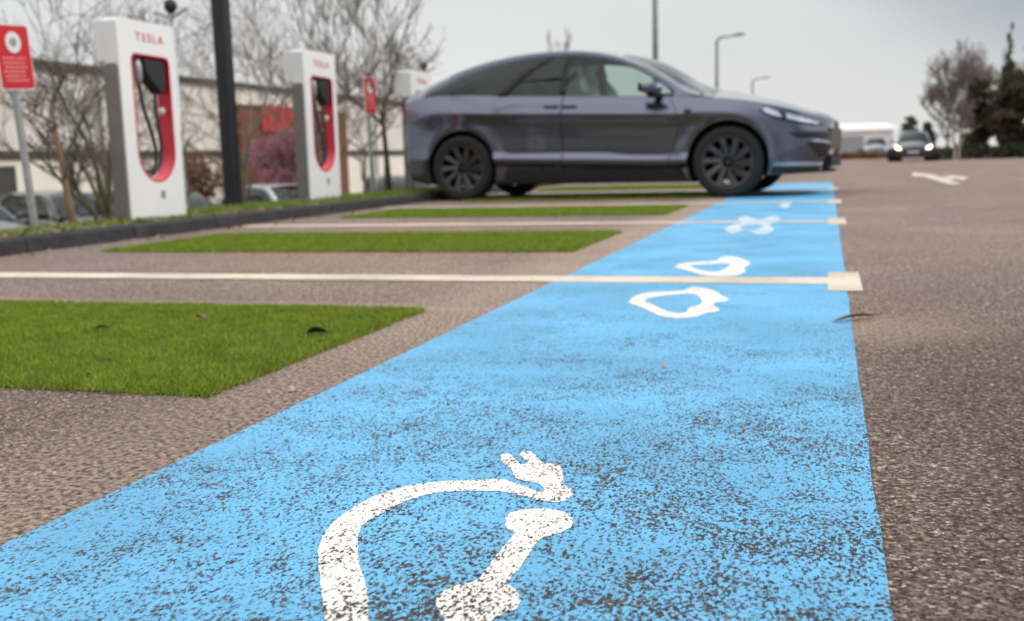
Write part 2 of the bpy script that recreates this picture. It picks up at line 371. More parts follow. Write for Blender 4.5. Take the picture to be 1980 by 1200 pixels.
def sheet(name, poly, z, m, holes=(), kind='structure', **tg):
    """flat painted sheet, finely triangulated with true holes"""
    pts = []; edges = []
    for lp in [poly] + list(holes):
        b = len(pts); pts += [Vector(p) for p in lp]; edges += [(b + i, b + (i + 1) % len(lp)) for i in range(len(lp))]
    v, e, f, *_ = delaunay_2d_cdt(pts, edges, [], 0, 1e-6)
    def inside(p, lp):
        c = False
        for i in range(len(lp)):
            a, b = lp[i], lp[i - 1]
            if (a[1] > p[1]) != (b[1] > p[1]) and p[0] < (b[0] - a[0]) * (p[1] - a[1]) / (b[1] - a[1]) + a[0]: c = not c
        return c
    fs = []
    for t in f:
        c = (sum(v[i][0] for i in t) / len(t), sum(v[i][1] for i in t) / len(t))
        if inside(c, poly) and not any(inside(c, h) for h in holes): fs.append(tuple(t))
    mb = MB(); mb.add([(p[0], p[1], z) for p in v], fs); o = mb.build(name, m, recalc=False)
    bm = bmesh.new(); bm.from_mesh(o.data)
    for q_ in bm.faces:
        q_.normal_update()
        if q_.normal.z < 0: q_.normal_flip()
    bm.to_mesh(o.data); bm.free()
    return tag(o, kind=kind, **tg)
def wob(a, b, n, amp, ax):
    out_ = []
    for i in range(n):
        t = i / (n - 1); p = [a[0] + (b[0] - a[0]) * t, a[1] + (b[1] - a[1]) * t]
        p[ax] += amp * (noise.noise((p[0] * 6, p[1] * 6, 3)) + .5 * noise.noise((p[0] * 25, p[1] * 25, 9))); out_.append(tuple(p))
    return out_
sheet('blue_strip', wob((-1., -2), (-1., 16), 260, .003, 0) + wob((.068, 16), (.068, -2), 260, .003, 0), .002, M['blue'])

SYM_A=[(-0.452, 0.838), (-0.501, 0.927), (-0.538, 0.992), (-0.583, 1.072), (-0.603, 1.118), (-0.617, 1.176), (-0.618, 1.228), (-0.613, 1.276), (-0.6, 1.316), (-0.575, 1.352), (-0.542, 1.377), (-0.504, 1.391), (-0.457, 1.406), (-0.434, 1.395), (-0.411, 1.38), (-0.388, 1.363), (-0.38, 1.362), (-0.383, 1.38), (-0.398, 1.4), (-0.421, 1.407), (-0.437, 1.419), (-0.459, 1.462), (-0.484, 1.497), (-0.494, 1.53), (-0.482, 1.535), (-0.451, 1.489), (-0.439, 1.496), (-0.465, 1.535), (-0.462, 1.555), (-0.451, 1.553), (-0.422, 1.508), (-0.413, 1.499), (-0.394, 1.496), (-0.379, 1.472), (-0.366, 1.423), (-0.362, 1.404), (-0.347, 1.387), (-0.337, 1.364), (-0.337, 1.344), (-0.348, 1.325), (-0.374, 1.327), (-0.411, 1.343), (-0.435, 1.352), (-0.475, 1.347), (-0.512, 1.335), (-0.538, 1.317), (-0.56, 1.275), (-0.568, 1.231), (-0.575, 1.193), (-0.571, 1.165), (-0.551, 1.116), (-0.524, 1.062), (-0.494, 1.013), (-0.475, 0.981), (-0.455, 0.938), (-0.412, 0.848)]
SYM_B=[(-0.396, 1.232), (-0.4, 1.253), (-0.396, 1.276), (-0.379, 1.289), (-0.353, 1.295), (-0.327, 1.284), (-0.311, 1.258), (-0.308, 1.234), (-0.318, 1.208), (-0.332, 1.192), (-0.336, 1.181), (-0.335, 1.141), (-0.334, 1.1), (-0.336, 1.06), (-0.335, 1.045), (-0.319, 1.028), (-0.31, 1.008), (-0.306, 0.987), (-0.313, 0.976), (-0.319, 0.966), (-0.323, 0.949), (-0.327, 0.933), (-0.329, 0.903), (-0.333, 0.867), (-0.355, 0.862), (-0.365, 0.895), (-0.37, 0.922), (-0.371, 0.942), (-0.382, 0.958), (-0.392, 0.972), (-0.398, 0.994), (-0.395, 1.02), (-0.383, 1.034), (-0.373, 1.041), (-0.371, 1.069), (-0.371, 1.097), (-0.373, 1.144), (-0.372, 1.196), (-0.384, 1.207)]
S2O = [(-0.615, 3.315), (-0.614, 3.451), (-0.58, 3.526), (-0.523, 3.549), (-0.476, 3.583), (-0.459, 3.676), (-0.409, 3.652), (-0.362, 3.562), (-0.327, 3.441), (-0.305, 3.392), (-0.308, 3.327), (-0.332, 3.309), (-0.338, 3.246), (-0.309, 3.16), (-0.311, 3.103), (-0.336, 3.072), (-0.359, 3.002), (-0.394, 2.967), (-0.43, 2.968), (-0.467, 3.003), (-0.507, 3.082), (-0.557, 3.179), (-0.601, 3.252)]
S2I = [(-0.566, 3.319), (-0.547, 3.405), (-0.501, 3.461), (-0.446, 3.501), (-0.415, 3.468), (-0.392, 3.385), (-0.377, 3.289), (-0.386, 3.226), (-0.404, 3.165), (-0.401, 3.079), (-0.431, 3.062), (-0.471, 3.114), (-0.516, 3.213)]
S3O = [(-0.612, 4.353), (-0.602, 4.494), (-0.539, 4.554), (-0.469, 4.615), (-0.454, 4.771), (-0.4, 4.771), (-0.34, 4.617), (-0.31, 4.472), (-0.323, 4.309), (-0.308, 4.182), (-0.333, 4.037), (-0.397, 4.011), (-0.464, 4.054), (-0.535, 4.198), (-0.593, 4.3)]
S3I = [(-0.555, 4.399), (-0.497, 4.439), (-0.398, 4.481), (-0.396, 4.333), (-0.419, 4.177), (-0.47, 4.2), (-0.526, 4.302)]
S4O = [(-0.611, 6.464), (-0.592, 6.877), (-0.554, 7.146), (-0.612, 7.555), (-0.585, 7.88), (-0.451, 7.426), (-0.398, 7.846), (-0.323, 7.613), (-0.318, 7.208), (-0.359, 6.849), (-0.308, 6.513), (-0.321, 6.142), (-0.379, 6.077), (-0.473, 6.374), (-0.53, 6.159)]
S4I = [(-0.531, 6.698), (-0.453, 6.895), (-0.388, 6.766), (-0.413, 6.445), (-0.478, 6.451)]
S5 = [(-0.404, 9.484), (-0.381, 10.105), (-0.324, 10.162), (-0.315, 9.624), (-0.32, 8.906), (-0.368, 9.006)]
ARR = [(1.46, 14.2), (1.62, 14.2), (1.64, 16.1), (1.82, 16.6), (1.80, 15.7), (2.06, 17.3), (1.86, 18.9), (1.84, 17.8), (1.66, 17.4), (1.66, 18.4), (1.80, 18.4), (1.56, 21.4), (1.32, 18.4), (1.48, 18.4)]
def rounded(l, k=3, closed=True):
    """smooth a traced outline"""
    n = len(l); o = []
    for i in range(n):
        p0, p1, p2, p3 = (np.array(l[(i + d) % n]) for d in (-1, 0, 1, 2))
        for j in range(k):
            t = j / k; o.append(tuple(.5 * (2*p1 + (p2-p0)*t + (2*p0-5*p1+4*p2-p3)*t*t + (3*p1-p0-3*p2+p3)*t**3)))
    return o
g_ = 'white charging pictograms on the blue strip'
def ragged(l):
    o = []
    for p in rounded(l, 8):
        a = .0022 * noise.noise((p[0] * 160, p[1] * 110, 2)) + .0016 * noise.noise((p[0] * 420, p[1] * 300, 5)); b = .003 * noise.noise((p[0] * 140, p[1] * 120, 7))
        o.append((p[0] + a, p[1] + b))
    return o
def marking(name, label, poly, z, m, holes=(), group=None, cat='road marking'):
    return sheet(name, poly, z, m, holes, kind='thing', label=label, cat=cat, group=group)
marking('cable_plug_symbol', 'white painted cable with a two-pin plug curling over the worn blue strip', ragged(SYM_A), .0028, M['white_paint'], group=g_)
marking('socket_symbol', 'white painted bone-shaped socket inside the loop of the painted cable', ragged(SYM_B), .0028, M['white_paint'], group=g_)
marking('loop_symbol', 'white loop with a pronged end, painted just before the nearest bay line', ragged(S2O), .0028, M['white_paint'], [rounded(S2I)], group=g_)
marking('loop_symbol', 'white loop with a thick end, painted just beyond the nearest bay line', ragged(S3O), .0028, M['white_paint'], [rounded(S3I)], group=g_)
marking('loop_symbol', 'small blurred white pictogram lying across the second bay line', rounded(S4O), .0044, M['faded_white'], [rounded(S4I)], group=g_)
marking('loop_symbol', 'faint white pictogram on the blue strip just in front of the dark car', rounded(S5), .0044, M['faded_white'], group=g_)
g_ = 'cream bay lines ending in blocks'
def bayline(yl, label, th, bl):
    y0, y1 = yl - th / 2, yl + th / 2; b0, b1 = yl - bl / 2, yl + bl / 2
    marking('bay_line', label, wob((-4.45, y0), (.005, y0), 60, .008, 1) + [(.005, b0), (.118, b0), (.118, b1), (.005, b1)] + wob((.005, y1), (-4.45, y1), 60, .008, 1), .0036, M['cream_paint'], group=g_, cat='bay line')
bayline(.62, 'cream bay line at the end of the strip below the nearest cable symbol', .16, .5) if False else None
bayline(3.89, 'long cream bay line with a big square end block, nearest of the bay lines', .19, .56)
bayline(7.22, 'cream bay line between the second and third grass panels', .20, .62)
bayline(9.98, 'thin cream bay line along the near side of the parked dark car', .20, .7)
bayline(13.4, 'cream bay line on the far side of the parked dark car', .20, .7)
marking('arrow_marking', 'cream painted direction arrow on the open asphalt beyond the strip', ARR, .004, M['cream_paint'])
marking('road_dash', 'short pale dash painted on the far asphalt near the dark trees', [(3.0, 19.9), (3.2, 23.4), (3.35, 23.4), (3.15, 19.9)], -.008, M['cream_paint']) if False else None

# grass panels let into the bays
def blades(name, x0, x1, y0, y1, n, h, wd, zf, m, lean=.5, edge=0.):
    P = rng.uniform((x0, y0), (x1, y1), (n, 2))
    ang = rng.uniform(0, 2 * np.pi, n); hh = h * rng.uniform(.55, 1.25, n); ww = wd * rng.uniform(.7, 1.4, n)
    z = np.array([zf(a, b) for a, b in P]); la = rng.uniform(0, 2 * np.pi, n); ll = lean * hh * rng.uniform(.2, 1.2, n)
    dx, dy = np.cos(ang) * ww / 2, np.sin(ang) * ww / 2
    V = np.empty((n, 3, 3)); V[:, 0] = np.c_[P[:, 0] - dx, P[:, 1] - dy, z]; V[:, 1] = np.c_[P[:, 0] + dx, P[:, 1] + dy, z]
    V[:, 2] = np.c_[P[:, 0] + np.cos(la) * ll, P[:, 1] + np.sin(la) * ll, z + hh]
    return tag(fast_mesh(name, V.reshape(-1, 3), np.arange(3 * n).reshape(n, 3), m), kind='stuff')
for i, (y0, y1, den, h, wd) in enumerate(((1.82, 3.03, 40000, .015, .0036), (5.03, 6.32, 16000, .018, .005), (8.15, 9.45, 8000, .020, .008), (11.25, 12.6, 3000, .022, .011), (14.4, 15.8, 3500, .024, .012))):
    x0, x1 = -4.02, -1.225
    mb = MB(); nx, ny = 40, 20
    mb.add([(x0 + (x1 - x0) * a / nx, y0 + (y1 - y0) * b / ny, .003 if a in (0, nx) or b in (0, ny) else .008 + .004 * noise.noise((a * .8, b * .8, i))) for b in range(ny + 1) for a in range(nx + 1)],
           [(b * (nx + 1) + a, b * (nx + 1) + a + 1, (b + 1) * (nx + 1) + a + 1, (b + 1) * (nx + 1) + a) for b in range(ny) for a in range(nx)])
    tag(mb.build('turf_bed', M['turf_soil'], smooth=True), kind='structure')
    blades('grass', x0 - .012, x1 + .014, y0 - .014, y1 + .012, int(den * (x1 - x0) * (y1 - y0)), h, wd, lambda a, b: (.006 if x0 < a < x1 and y0 < b < y1 else .001) + .004 * noise.noise((a * 5, b * 5, 1)), M['grass'], 1.1)

# kerb and planted verge
mb = MB()
y = -3.
while y < 24:
    e = .004 * math.sin(y * 7.3); zz = .098 + .004 * math.sin(y * 3.1)
    mb.prism([(-4.50 + e, -.05), (-4.52 + e, zz - .018), (-4.54 + e, zz), (-4.64, zz), (-4.64, -.05)], y + .004, y + .996, lambda u, v, d: (u, d, v))
    y += 1.
tag(mb.build('kerb', M['kerb']), kind='structure')
VX = [-4.642, -4.9, -5.3, -5.8, -6.2, -7.0, -8.3, -8.7]; VZ = [.088, .082, .07, .04, -.09, -.62, -1.41, -1.50]
def vz(x, y): return float(np.interp(x, VX[::-1], VZ[::-1])) + .016 * noise.noise((x * 1.7, y * 1.7, 0)) * (1 if x < -4.75 else .3)
mb = MB(); vxs = np.concatenate([np.linspace(-8.7, -6.2, 8), np.linspace(-6.0, -4.642, 12)]); vys = np.linspace(-3, 40, 140)
mb.add([(x, y, vz(x, y)) for y in vys for x in vxs], [(j * len(vxs) + i, j * len(vxs) + i + 1, (j + 1) * len(vxs) + i + 1, (j + 1) * len(vxs) + i) for j in range(len(vys) - 1) for i in range(len(vxs) - 1)])
tag(mb.build('planted_verge', M['soil'], smooth=True), kind='structure')
blades('verge_grass', -6.3, -4.66, 3.5, 8.2, 9000, .035, .009, vz, M['vgrass'], .9)
blades('verge_grass', -6.3, -4.66, 8.0, 26, 34000, .06, .011, vz, M['vgrass'], .8)
def litter(name, n, x0, x1, y0, y1, zf, s):
    P = rng.uniform((x0, y0), (x1, y1), (n, 2)); z = np.array([zf(a, b) for a, b in P]) + rng.uniform(.004, .02, n)
    a = rng.uniform(0, 6.28, n); sz = s * rng.uniform(.5, 1.3, n); V = np.empty((n, 4, 3)); t = rng.uniform(-.5, .5, (n, 2))
    for k, (u, v_) in enumerate(((-1, 0), (0, -.55), (1, 0), (0, .55))):
        dx = (np.cos(a) * u - np.sin(a) * v_) * sz; dy = (np.sin(a) * u + np.cos(a) * v_) * sz
        V[:, k] = np.c_[P[:, 0] + dx, P[:, 1] + dy, z + dx * t[:, 0] + dy * t[:, 1]]
    return tag(fast_mesh(name, V.reshape(-1, 3), np.arange(4 * n).reshape(n, 4), M['litter']), kind='stuff')
litter('leaf_litter', 2600, -6.2, -4.6, 3.5, 9.5, vz, .028)
litter('leaf_litter', 700, -6.2, -4.6, 9.5, 20, vz, .026)
litter('leaf_litter', 150, -4.49, -4.2, 3.5, 9.5, lambda a, b: 0, .024)
litter('leaf_litter', 40, -4.3, -1.0, 1.5, 9., lambda a, b: .012, .010)
# ------------------------------------------------------------------ cars
class CarShape:
    """side profile tables (x forward, z up, metres) turned into a surface; right side is -y"""
    def __init__(s, W, plan, belt, hood, roof, rail_w, dlo_top, sill, crease, shoulder, wheels, wr, x_tail, x_cowl, dlo, nose_shift, tail_shift, tuck=1.):
        s.W = W; s.plan = cr(plan); s.belt = cr(belt); s.hood = cr(hood); s.roof = cr(roof); s.rail_w = cr(rail_w); s.dt = cr(dlo_top)
        s.sill = pl(sill); s.crease = pl(crease); s.sh = cr(shoulder); s.wheels = wheels; s.wr = wr; s.xt = x_tail; s.xc = x_cowl; s.dlo = dlo
        s.x0 = plan[0][0]; s.x1 = plan[-1][0]; s.ns = cr(nose_shift); s.ts = cr(tail_shift); s.tuck = tuck
    def hw(s, x, z):
        Wp = s.plan(x); zb, zs, zc, zl = s.belt(x), s.sh(x), s.crease(x), s.sill(x)
        end = min(smoothstep(s.x0, s.x0 + .9, x), 1 - smoothstep(s.x1 - 1.05, s.x1 - .45, x))
        pts = [(zl, -.085), (zl + .05, -.06), (zc - .075, -.05), (zc - .03, -.006), (zc + .012, .006), (zc + .085, -.048), ((zc + zs) / 2, -.042), (zs - .10, -.028), (zs - .012, -.004), (zs + .012, -.003), ((zs + zb) / 2, -.046), (zb, -.112)]
        o = float(np.interp(z, [p[0] for p in pts], [p[1] for p in pts]))
        o2 = float(np.interp(z, [zl, zl + .16, zs, zb], [.002, .004, 0, -.06]))
        o = o * end + o2 * (1 - end)
        for wx in s.wheels:
            d = math.hypot(x - wx, z - s.wr)
            o += .016 * math.exp(-((d - s.wr * 1.24) / .075) ** 2) * (1 if z > s.wr * .9 else 0)
        return max(.02, Wp + o)
    def xs(s, x, z):
        f = smoothstep(s.x1 - .7, s.x1, x); r = 1 - smoothstep(s.x0, s.x0 + .6, x)
        return x + s.ns(z) * f + s.ts(z) * r
    def P(s, x, z, off=0., side=-1):
        h = s.hw(x, z); e = .02
        tx = (s.hw(x + e, z) - s.hw(x - e, z)) / (2 * e); tz = (s.hw(x, z + e) - s.hw(x, z - e)) / (2 * e)
        n = Vector((-tx, 1, -tz)).normalized()
        return Vector((s.xs(x, z) + n.x * off, side * (h + n.y * off), z + n.z * off))
    def zr(s, x):      # roof rail height
        return s.roof(x)
    def gw(s, x, z):   # glasshouse half width
        zb, zr = s.belt(x), s.zr(x); b = s.hw(x, zb); r = min(s.rail_w(x), b); t = min(1, max(0, (z - zb) / max(1e-4, zr - zb)))
        return b + (r - b) * (t + .10 * math.sin(math.pi * t) * -1)
    def GP(s, x, z, off=0., side=-1):
        h = s.gw(x, z); e = .015; tz = (s.gw(x, z + e) - s.gw(x, z - e)) / (2 * e); n = Vector((0, 1, -tz)).normalized()
        return Vector((x, side * (h + n.y * off), z + n.z * off))
    def zt(s, x):      # top of side glass
        return max(s.belt(x) + .004, min(s.dt(x), s.zr(x) - .02))
def grid_faces(a, b): return [(j * a + i, j * a + i + 1, (j + 1) * a + i + 1, (j + 1) * a + i) for j in range(b - 1) for i in range(a - 1)]
def patch(S, poly, off, name, m, parent, sides=(-1,), surf=None, step=.05, label=None, rim=0., creases=False):
    """panel cut to an outline in side view and laid on the body surface"""
    xs_ = [p[0] for p in poly]; zs_ = [p[1] for p in poly]; pts = []
    for i in range(len(poly)):
        a, b = poly[i], poly[(i + 1) % len(poly)]; k = max(1, int(math.hypot(b[0] - a[0], b[1] - a[1]) / step))
        pts += [(a[0] + (b[0] - a[0]) * j / k, a[1] + (b[1] - a[1]) * j / k) for j in range(k)]
    n = len(pts); edges = [(i, (i + 1) % n) for i in range(n)]; allp = list(pts)
    def ins(p, lp):
        c = False
        for i in range(len(lp)):
            a, b = lp[i], lp[i - 1]
            if (a[1] > p[1]) != (b[1] > p[1]) and p[0] < (b[0] - a[0]) * (p[1] - a[1]) / (b[1] - a[1]) + a[0]: c = not c
        return c
    x = min(xs_)
    while x < max(xs_):
        z = min(zs_)
        while z < max(zs_):
            if ins((x, z), pts) and not (creases and any(abs(z - q_) < .018 for q_ in (S.crease(x) - .03, S.crease(x) + .012, S.crease(x) + .085, (S.crease(x) + S.sh(x)) / 2, S.sh(x) - .012, S.sh(x) + .012))): allp.append((x, z))
            z += step
        x += step
    if creases:
        for fz in (lambda a: S.crease(a) - .03, lambda a: S.crease(a) + .012, lambda a: S.crease(a) + .085, lambda a: (S.crease(a) + S.sh(a)) / 2, lambda a: S.sh(a) - .012, lambda a: S.sh(a) + .012):
            cx_ = np.linspace(min(xs_) - .02, max(xs_) + .02, 28); b0 = len(allp)
            allp += [(float(a), fz(float(a))) for a in cx_]; edges += [(b0 + i, b0 + i + 1) for i in range(len(cx_) - 1)]
    v, e, f, *_ = delaunay_2d_cdt([Vector(p) for p in allp], edges, [], 0, 1e-5)
    f = [t for t in f if ins((sum(v[i][0] for i in t) / len(t), sum(v[i][1] for i in t) / len(t)), pts)]
    fn = surf or S.P; obs = []
    for sd_ in sides:
        mb = MB(); mb.add([fn(p[0], p[1], off, sd_) for p in v], [tuple(t) for t in f]); 
        o = mb.build(name, m, parent, smooth=True)
        if rim:
            k = o.modifiers.new('thick', 'SOLIDIFY'); k.thickness = rim; k.offset = 0
        if label: o['label'] = label
        obs.append(o)
    return obs

def wheel_master(name, wr, wd, rim_m, spokes=10, detail=True):
    """axis along y, outer face towards -y"""
    hub = MB(); rr = wr * .735; h = wd / 2
    hub.lathe([(.0, -h + .030), (.030, -h + .030), (.036, -h + .036), (.036, -h + .06), (.075, -h + .075), (.075, .02), (0, .02)], 24, 'Y')
    hub.lathe([(.0, .012), (rr * .62, .012), (rr * .62, -.015), (.0, -.015)], 32, 'Y', 1)
    o = hub.build(name, [M['trim'], M['disc']], smooth=True, angle=35)
    ty = MB(); prof = [(rr, -h + .012), (rr + .012, -h + .004), (wr * .90, -h - .004), (wr * .965, -h + .012), (wr * .993, -h + .035), (wr, -h + .07), (wr, h - .07), (wr * .993, h - .035), (wr * .965, h - .012), (wr * .90, h + .004), (rr + .012, h - .004), (rr, h - .012)]
    ty.lathe(prof, 48, 'Y'); t = ty.build('tyre', M['tyre'], o, smooth=True, angle=50)
    rm = MB(); rm.lathe([(rr - .001, -h + .012), (rr - .001, -h + .002), (rr - .022, -h + .006), (rr - .03, -h + .022), (rr - .03, h - .02), (rr - .001, h - .012)], 48, 'Y')
    for k in range(spokes):
        a = 2 * math.pi * k / spokes; sw = .10 if detail else 0.
        secs = []
        for r_, w_, d_, tw in ((.060, .022, .034, 0), (rr * .45, .026, .026, sw * .35), (rr * .75, .034, .018, sw * .8), (rr - .026, .046, .012, sw * 1.1)):
            c, s_ = math.cos(a + tw), math.sin(a + tw); px, pz = r_ * c, r_ * s_; tx, tz = -s_, c
            secs.append([(px - tx * w_, -h + d_ + .006, pz - tz * w_), (px + tx * w_ * .5, -h + d_ - .004, pz + tz * w_ * .5), (px + tx * w_, -h + d_ + .012, pz + tz * w_), (px + tx * w_ * .6, -h + d_ + .035, pz + tz * w_ * .6), (px - tx * w_, -h + d_ + .035, pz - tz * w_)])
        vs = [p for q_ in secs for p in q_]; n = 5
        rm.add(vs, [(i * n + j, i * n + (j + 1) % n, (i + 1) * n + (j + 1) % n, (i + 1) * n + j) for i in range(3) for j in range(n)] + [(4, 3, 2, 1, 0), (15, 16, 17, 18, 19)])
    rm.build('rim', rim_m, o, smooth=True, angle=30)
    return o

def build_car(S, rt, paint, hero=True, opts=None):
    opts = opts or {}
    nx = 120 if hero else 60
    xs = np.linspace(S.x0, S.x1, nx)
    # denser towards nose and tail
    xs = S.x0 + (S.x1 - S.x0) * (.5 - .5 * np.cos(np.pi * np.linspace(0, 1, nx))) * .55 + (xs - S.x0) * .45
    NR = 26; rings = []
    for x in xs:
        zl, zb = S.sill(x), S.belt(x); zs, zc = S.sh(x), S.crease(x)
        keys = [zl, zl + .05, zc - .075, zc - .03, zc + .012, zc + .085, (zc + zs) / 2, zs - .10, zs - .012, zs + .012, (zs + zb) / 2, zb]
        zz = []
        for a, b, k in zip(keys, keys[1:], (1, 2, 1, 1, 1, 3, 3, 2, 1, 2, 2)):
            zz += [a + (b - a) * i / k for i in range(k)]
        zz.append(zb)
        ring = [S.P(x, z) for z in zz]
        zh = max(S.hood(x), zb + .004); hb = S.hw(x, zb)
        for t in (.10, .25, .5, .75):
            ring.append(Vector((S.xs(x, zb), -hb * (1 - t), zb + (zh - zb) * (1 - (1 - t) ** 2.2))))
        bot = Vector((S.xs(x, zl), -S.hw(x, zl) * .8, zl - .012))
        half = [Vector((bot.x, 0, bot.z))] + [bot] + ring + [Vector((S.xs(x, zb), 0, zh))]
        full = half + [Vector((p.x, -p.y, p.z)) for p in half[-2:0:-1]]
        rings.append(full)
    n = len(rings[0]); mb = MB(); mb.add([p for r_ in rings for p in r_], [(i * n + j, i * n + (j + 1) % n, (i + 1) * n + (j + 1) % n, (i + 1) * n + j) for i in range(nx - 1) for j in range(n)] + [])
    mb.f += [tuple(range(n))[::-1], tuple((nx - 1) * n + j for j in range(n))]; mb.mi += [0, 0]
    body = mb.build('body', [paint, M['mattetrim'], M['cabin']], rt)
    # wheel wells cut out of the solid
    cut = MB(); cr_ = S.wr * 1.155
    for wx in S.wheels:
        for sd_ in (-1, 1):
            y0, y1 = sorted((sd_ * (S.W + .3), sd_ * (S.W - .36)))
            cut.prism([(wx + cr_ * math.cos(2 * math.pi * j / 56), S.wr + .005 + cr_ * math.sin(2 * math.pi * j / 56)) for j in range(56)], y0, y1, lambda u, v, d: (u, d, v))
    co = cut.build('cutter', M['mattetrim'], rt)
    bpy.context.view_layer.update()
    bmod = body.modifiers.new('cut', 'BOOLEAN'); bmod.operation = 'DIFFERENCE'; bmod.object = co; bmod.solver = 'EXACT'
    try: bmod.material_mode = 'TRANSFER'
    except Exception: pass
    bake(body); bpy.data.objects.remove(co, do_unlink=True)
    me = body.data
    names = [m.name if m else '' for m in me.materials]
    mt = names.index(M['mattetrim'].name); cb = names.index(M['cabin'].name)
    for p in me.polygons:
        c = p.center
        for wx in S.wheels:
            if math.hypot(c.x - wx, c.z - S.wr) < cr_ + .012 and abs(c.y) < S.W - .02 and (abs(p.normal.y) < .3 or abs(c.y) < S.W - .3): p.material_index = mt
        if S.xt + .05 < c.x < S.xc - .02 and p.normal.z > .9 and c.z > S.belt(c.x) - .02: p.material_index = cb
        if p.normal.z < -.8 and c.z < S.sill(c.x) + .03: p.material_index = mt
    me.polygons.foreach_set('use_smooth', [True] * len(me.polygons)); me.set_sharp_from_angle(angle=R(24))
    # glasshouse frame with true window openings
    gx = np.linspace(S.xt, S.xc, 96 if hero else 48); d0, d1 = S.dlo
    gx = np.unique(np.concatenate([gx, [d0, d1, S.wsx, S.rgx]] + [[p] for p in S.pillars]))
    rows = 5; V = []
    def column(x):
        zb = S.belt(x); wb = min(zb + .004, S.zr(x)); zt_ = max(S.zt(x), wb + .0005); zr = max(S.zr(x), zt_ + .0005)
        c = [S.GP(x, zb), S.GP(x, wb)] + [S.GP(x, wb + (zt_ - wb) * k / 4) for k in (1, 2, 3)] + [S.GP(x, zt_), S.GP(x, zr)]
        hwr = S.gw(x, zr); cz = S.crown(x)
        for t in (.12, .3, .6): c.append(Vector((x, -hwr * (1 - t), zr + cz * (1 - (1 - t) ** 2))))
        c.append(Vector((x, 0, zr + cz)))
        return c
    cols = [column(x) for x in gx]; nr = len(cols[0])
    frame = MB(); panes = {}; 
    def put(key, q_): panes.setdefault(key, MB()).add(q_, [(0, 1, 2, 3)])
    for i in range(len(gx) - 1):
        xm = (gx[i] + gx[i + 1]) / 2
        for j in range(nr - 1):
            for sd_ in (-1, 1):
                q_ = [cols[i][j], cols[i + 1][j], cols[i + 1][j + 1], cols[i][j + 1]]
                if sd_ > 0: q_ = [Vector((p.x, -p.y, p.z)) for p in q_][::-1]
                if 1 <= j <= 4 and d0 < xm < d1:
                    k = sum(xm > p for p in S.pillars); put(('side', k, sd_), q_)
                elif j >= 7 and xm > S.wsx: put(('windscreen',), q_)
                elif j >= 7 and xm < S.rgx: put(('rear_window',), q_)
                else: frame.add(q_, [(0, 1, 2, 3)])
    fo = frame.build('roof', paint, rt); weld(fo); fo.data.set_sharp_from_angle(angle=R(35))
    k = fo.modifiers.new('thick', 'SOLIDIFY'); k.thickness = .022; k.offset = -1
    for key, mbp in panes.items():
        if key[0] == 'side': gm = S.side_glass[key[1]]; nm = S.side_names[key[1]]
        else: gm = M['clear'] if (key[0] == 'windscreen' and hero) else M['tint']; nm = key[0]
        o = mbp.build(nm, gm, rt, recalc=False); weld(o)
    return body
def weld(o):
    bm = bmesh.new(); bm.from_mesh(o.data); bmesh.ops.remove_doubles(bm, verts=bm.verts, dist=1e-5)
    bmesh.ops.dissolve_degenerate(bm, edges=bm.edges, dist=1e-5); bmesh.ops.recalc_face_normals(bm, faces=bm.faces); bm.to_mesh(o.data); bm.free()
    o.data.polygons.foreach_set('use_smooth', [True] * len(o.data.polygons))

def add_wheels(S, rt, wm, yoff):
    for wx in S.wheels:
        for sd_ in (-1, 1):
            c = copy_tree(wm, rt); c.location = (wx, sd_ * yoff, S.wr); c.rotation_euler = (0, random.uniform(0, 6), 0) if sd_ < 0 else (0, random.uniform(0, 6), math.pi)
def kill(o):
    for ch in list(o.children): kill(ch)
    bpy.data.objects.remove(o, do_unlink=True)

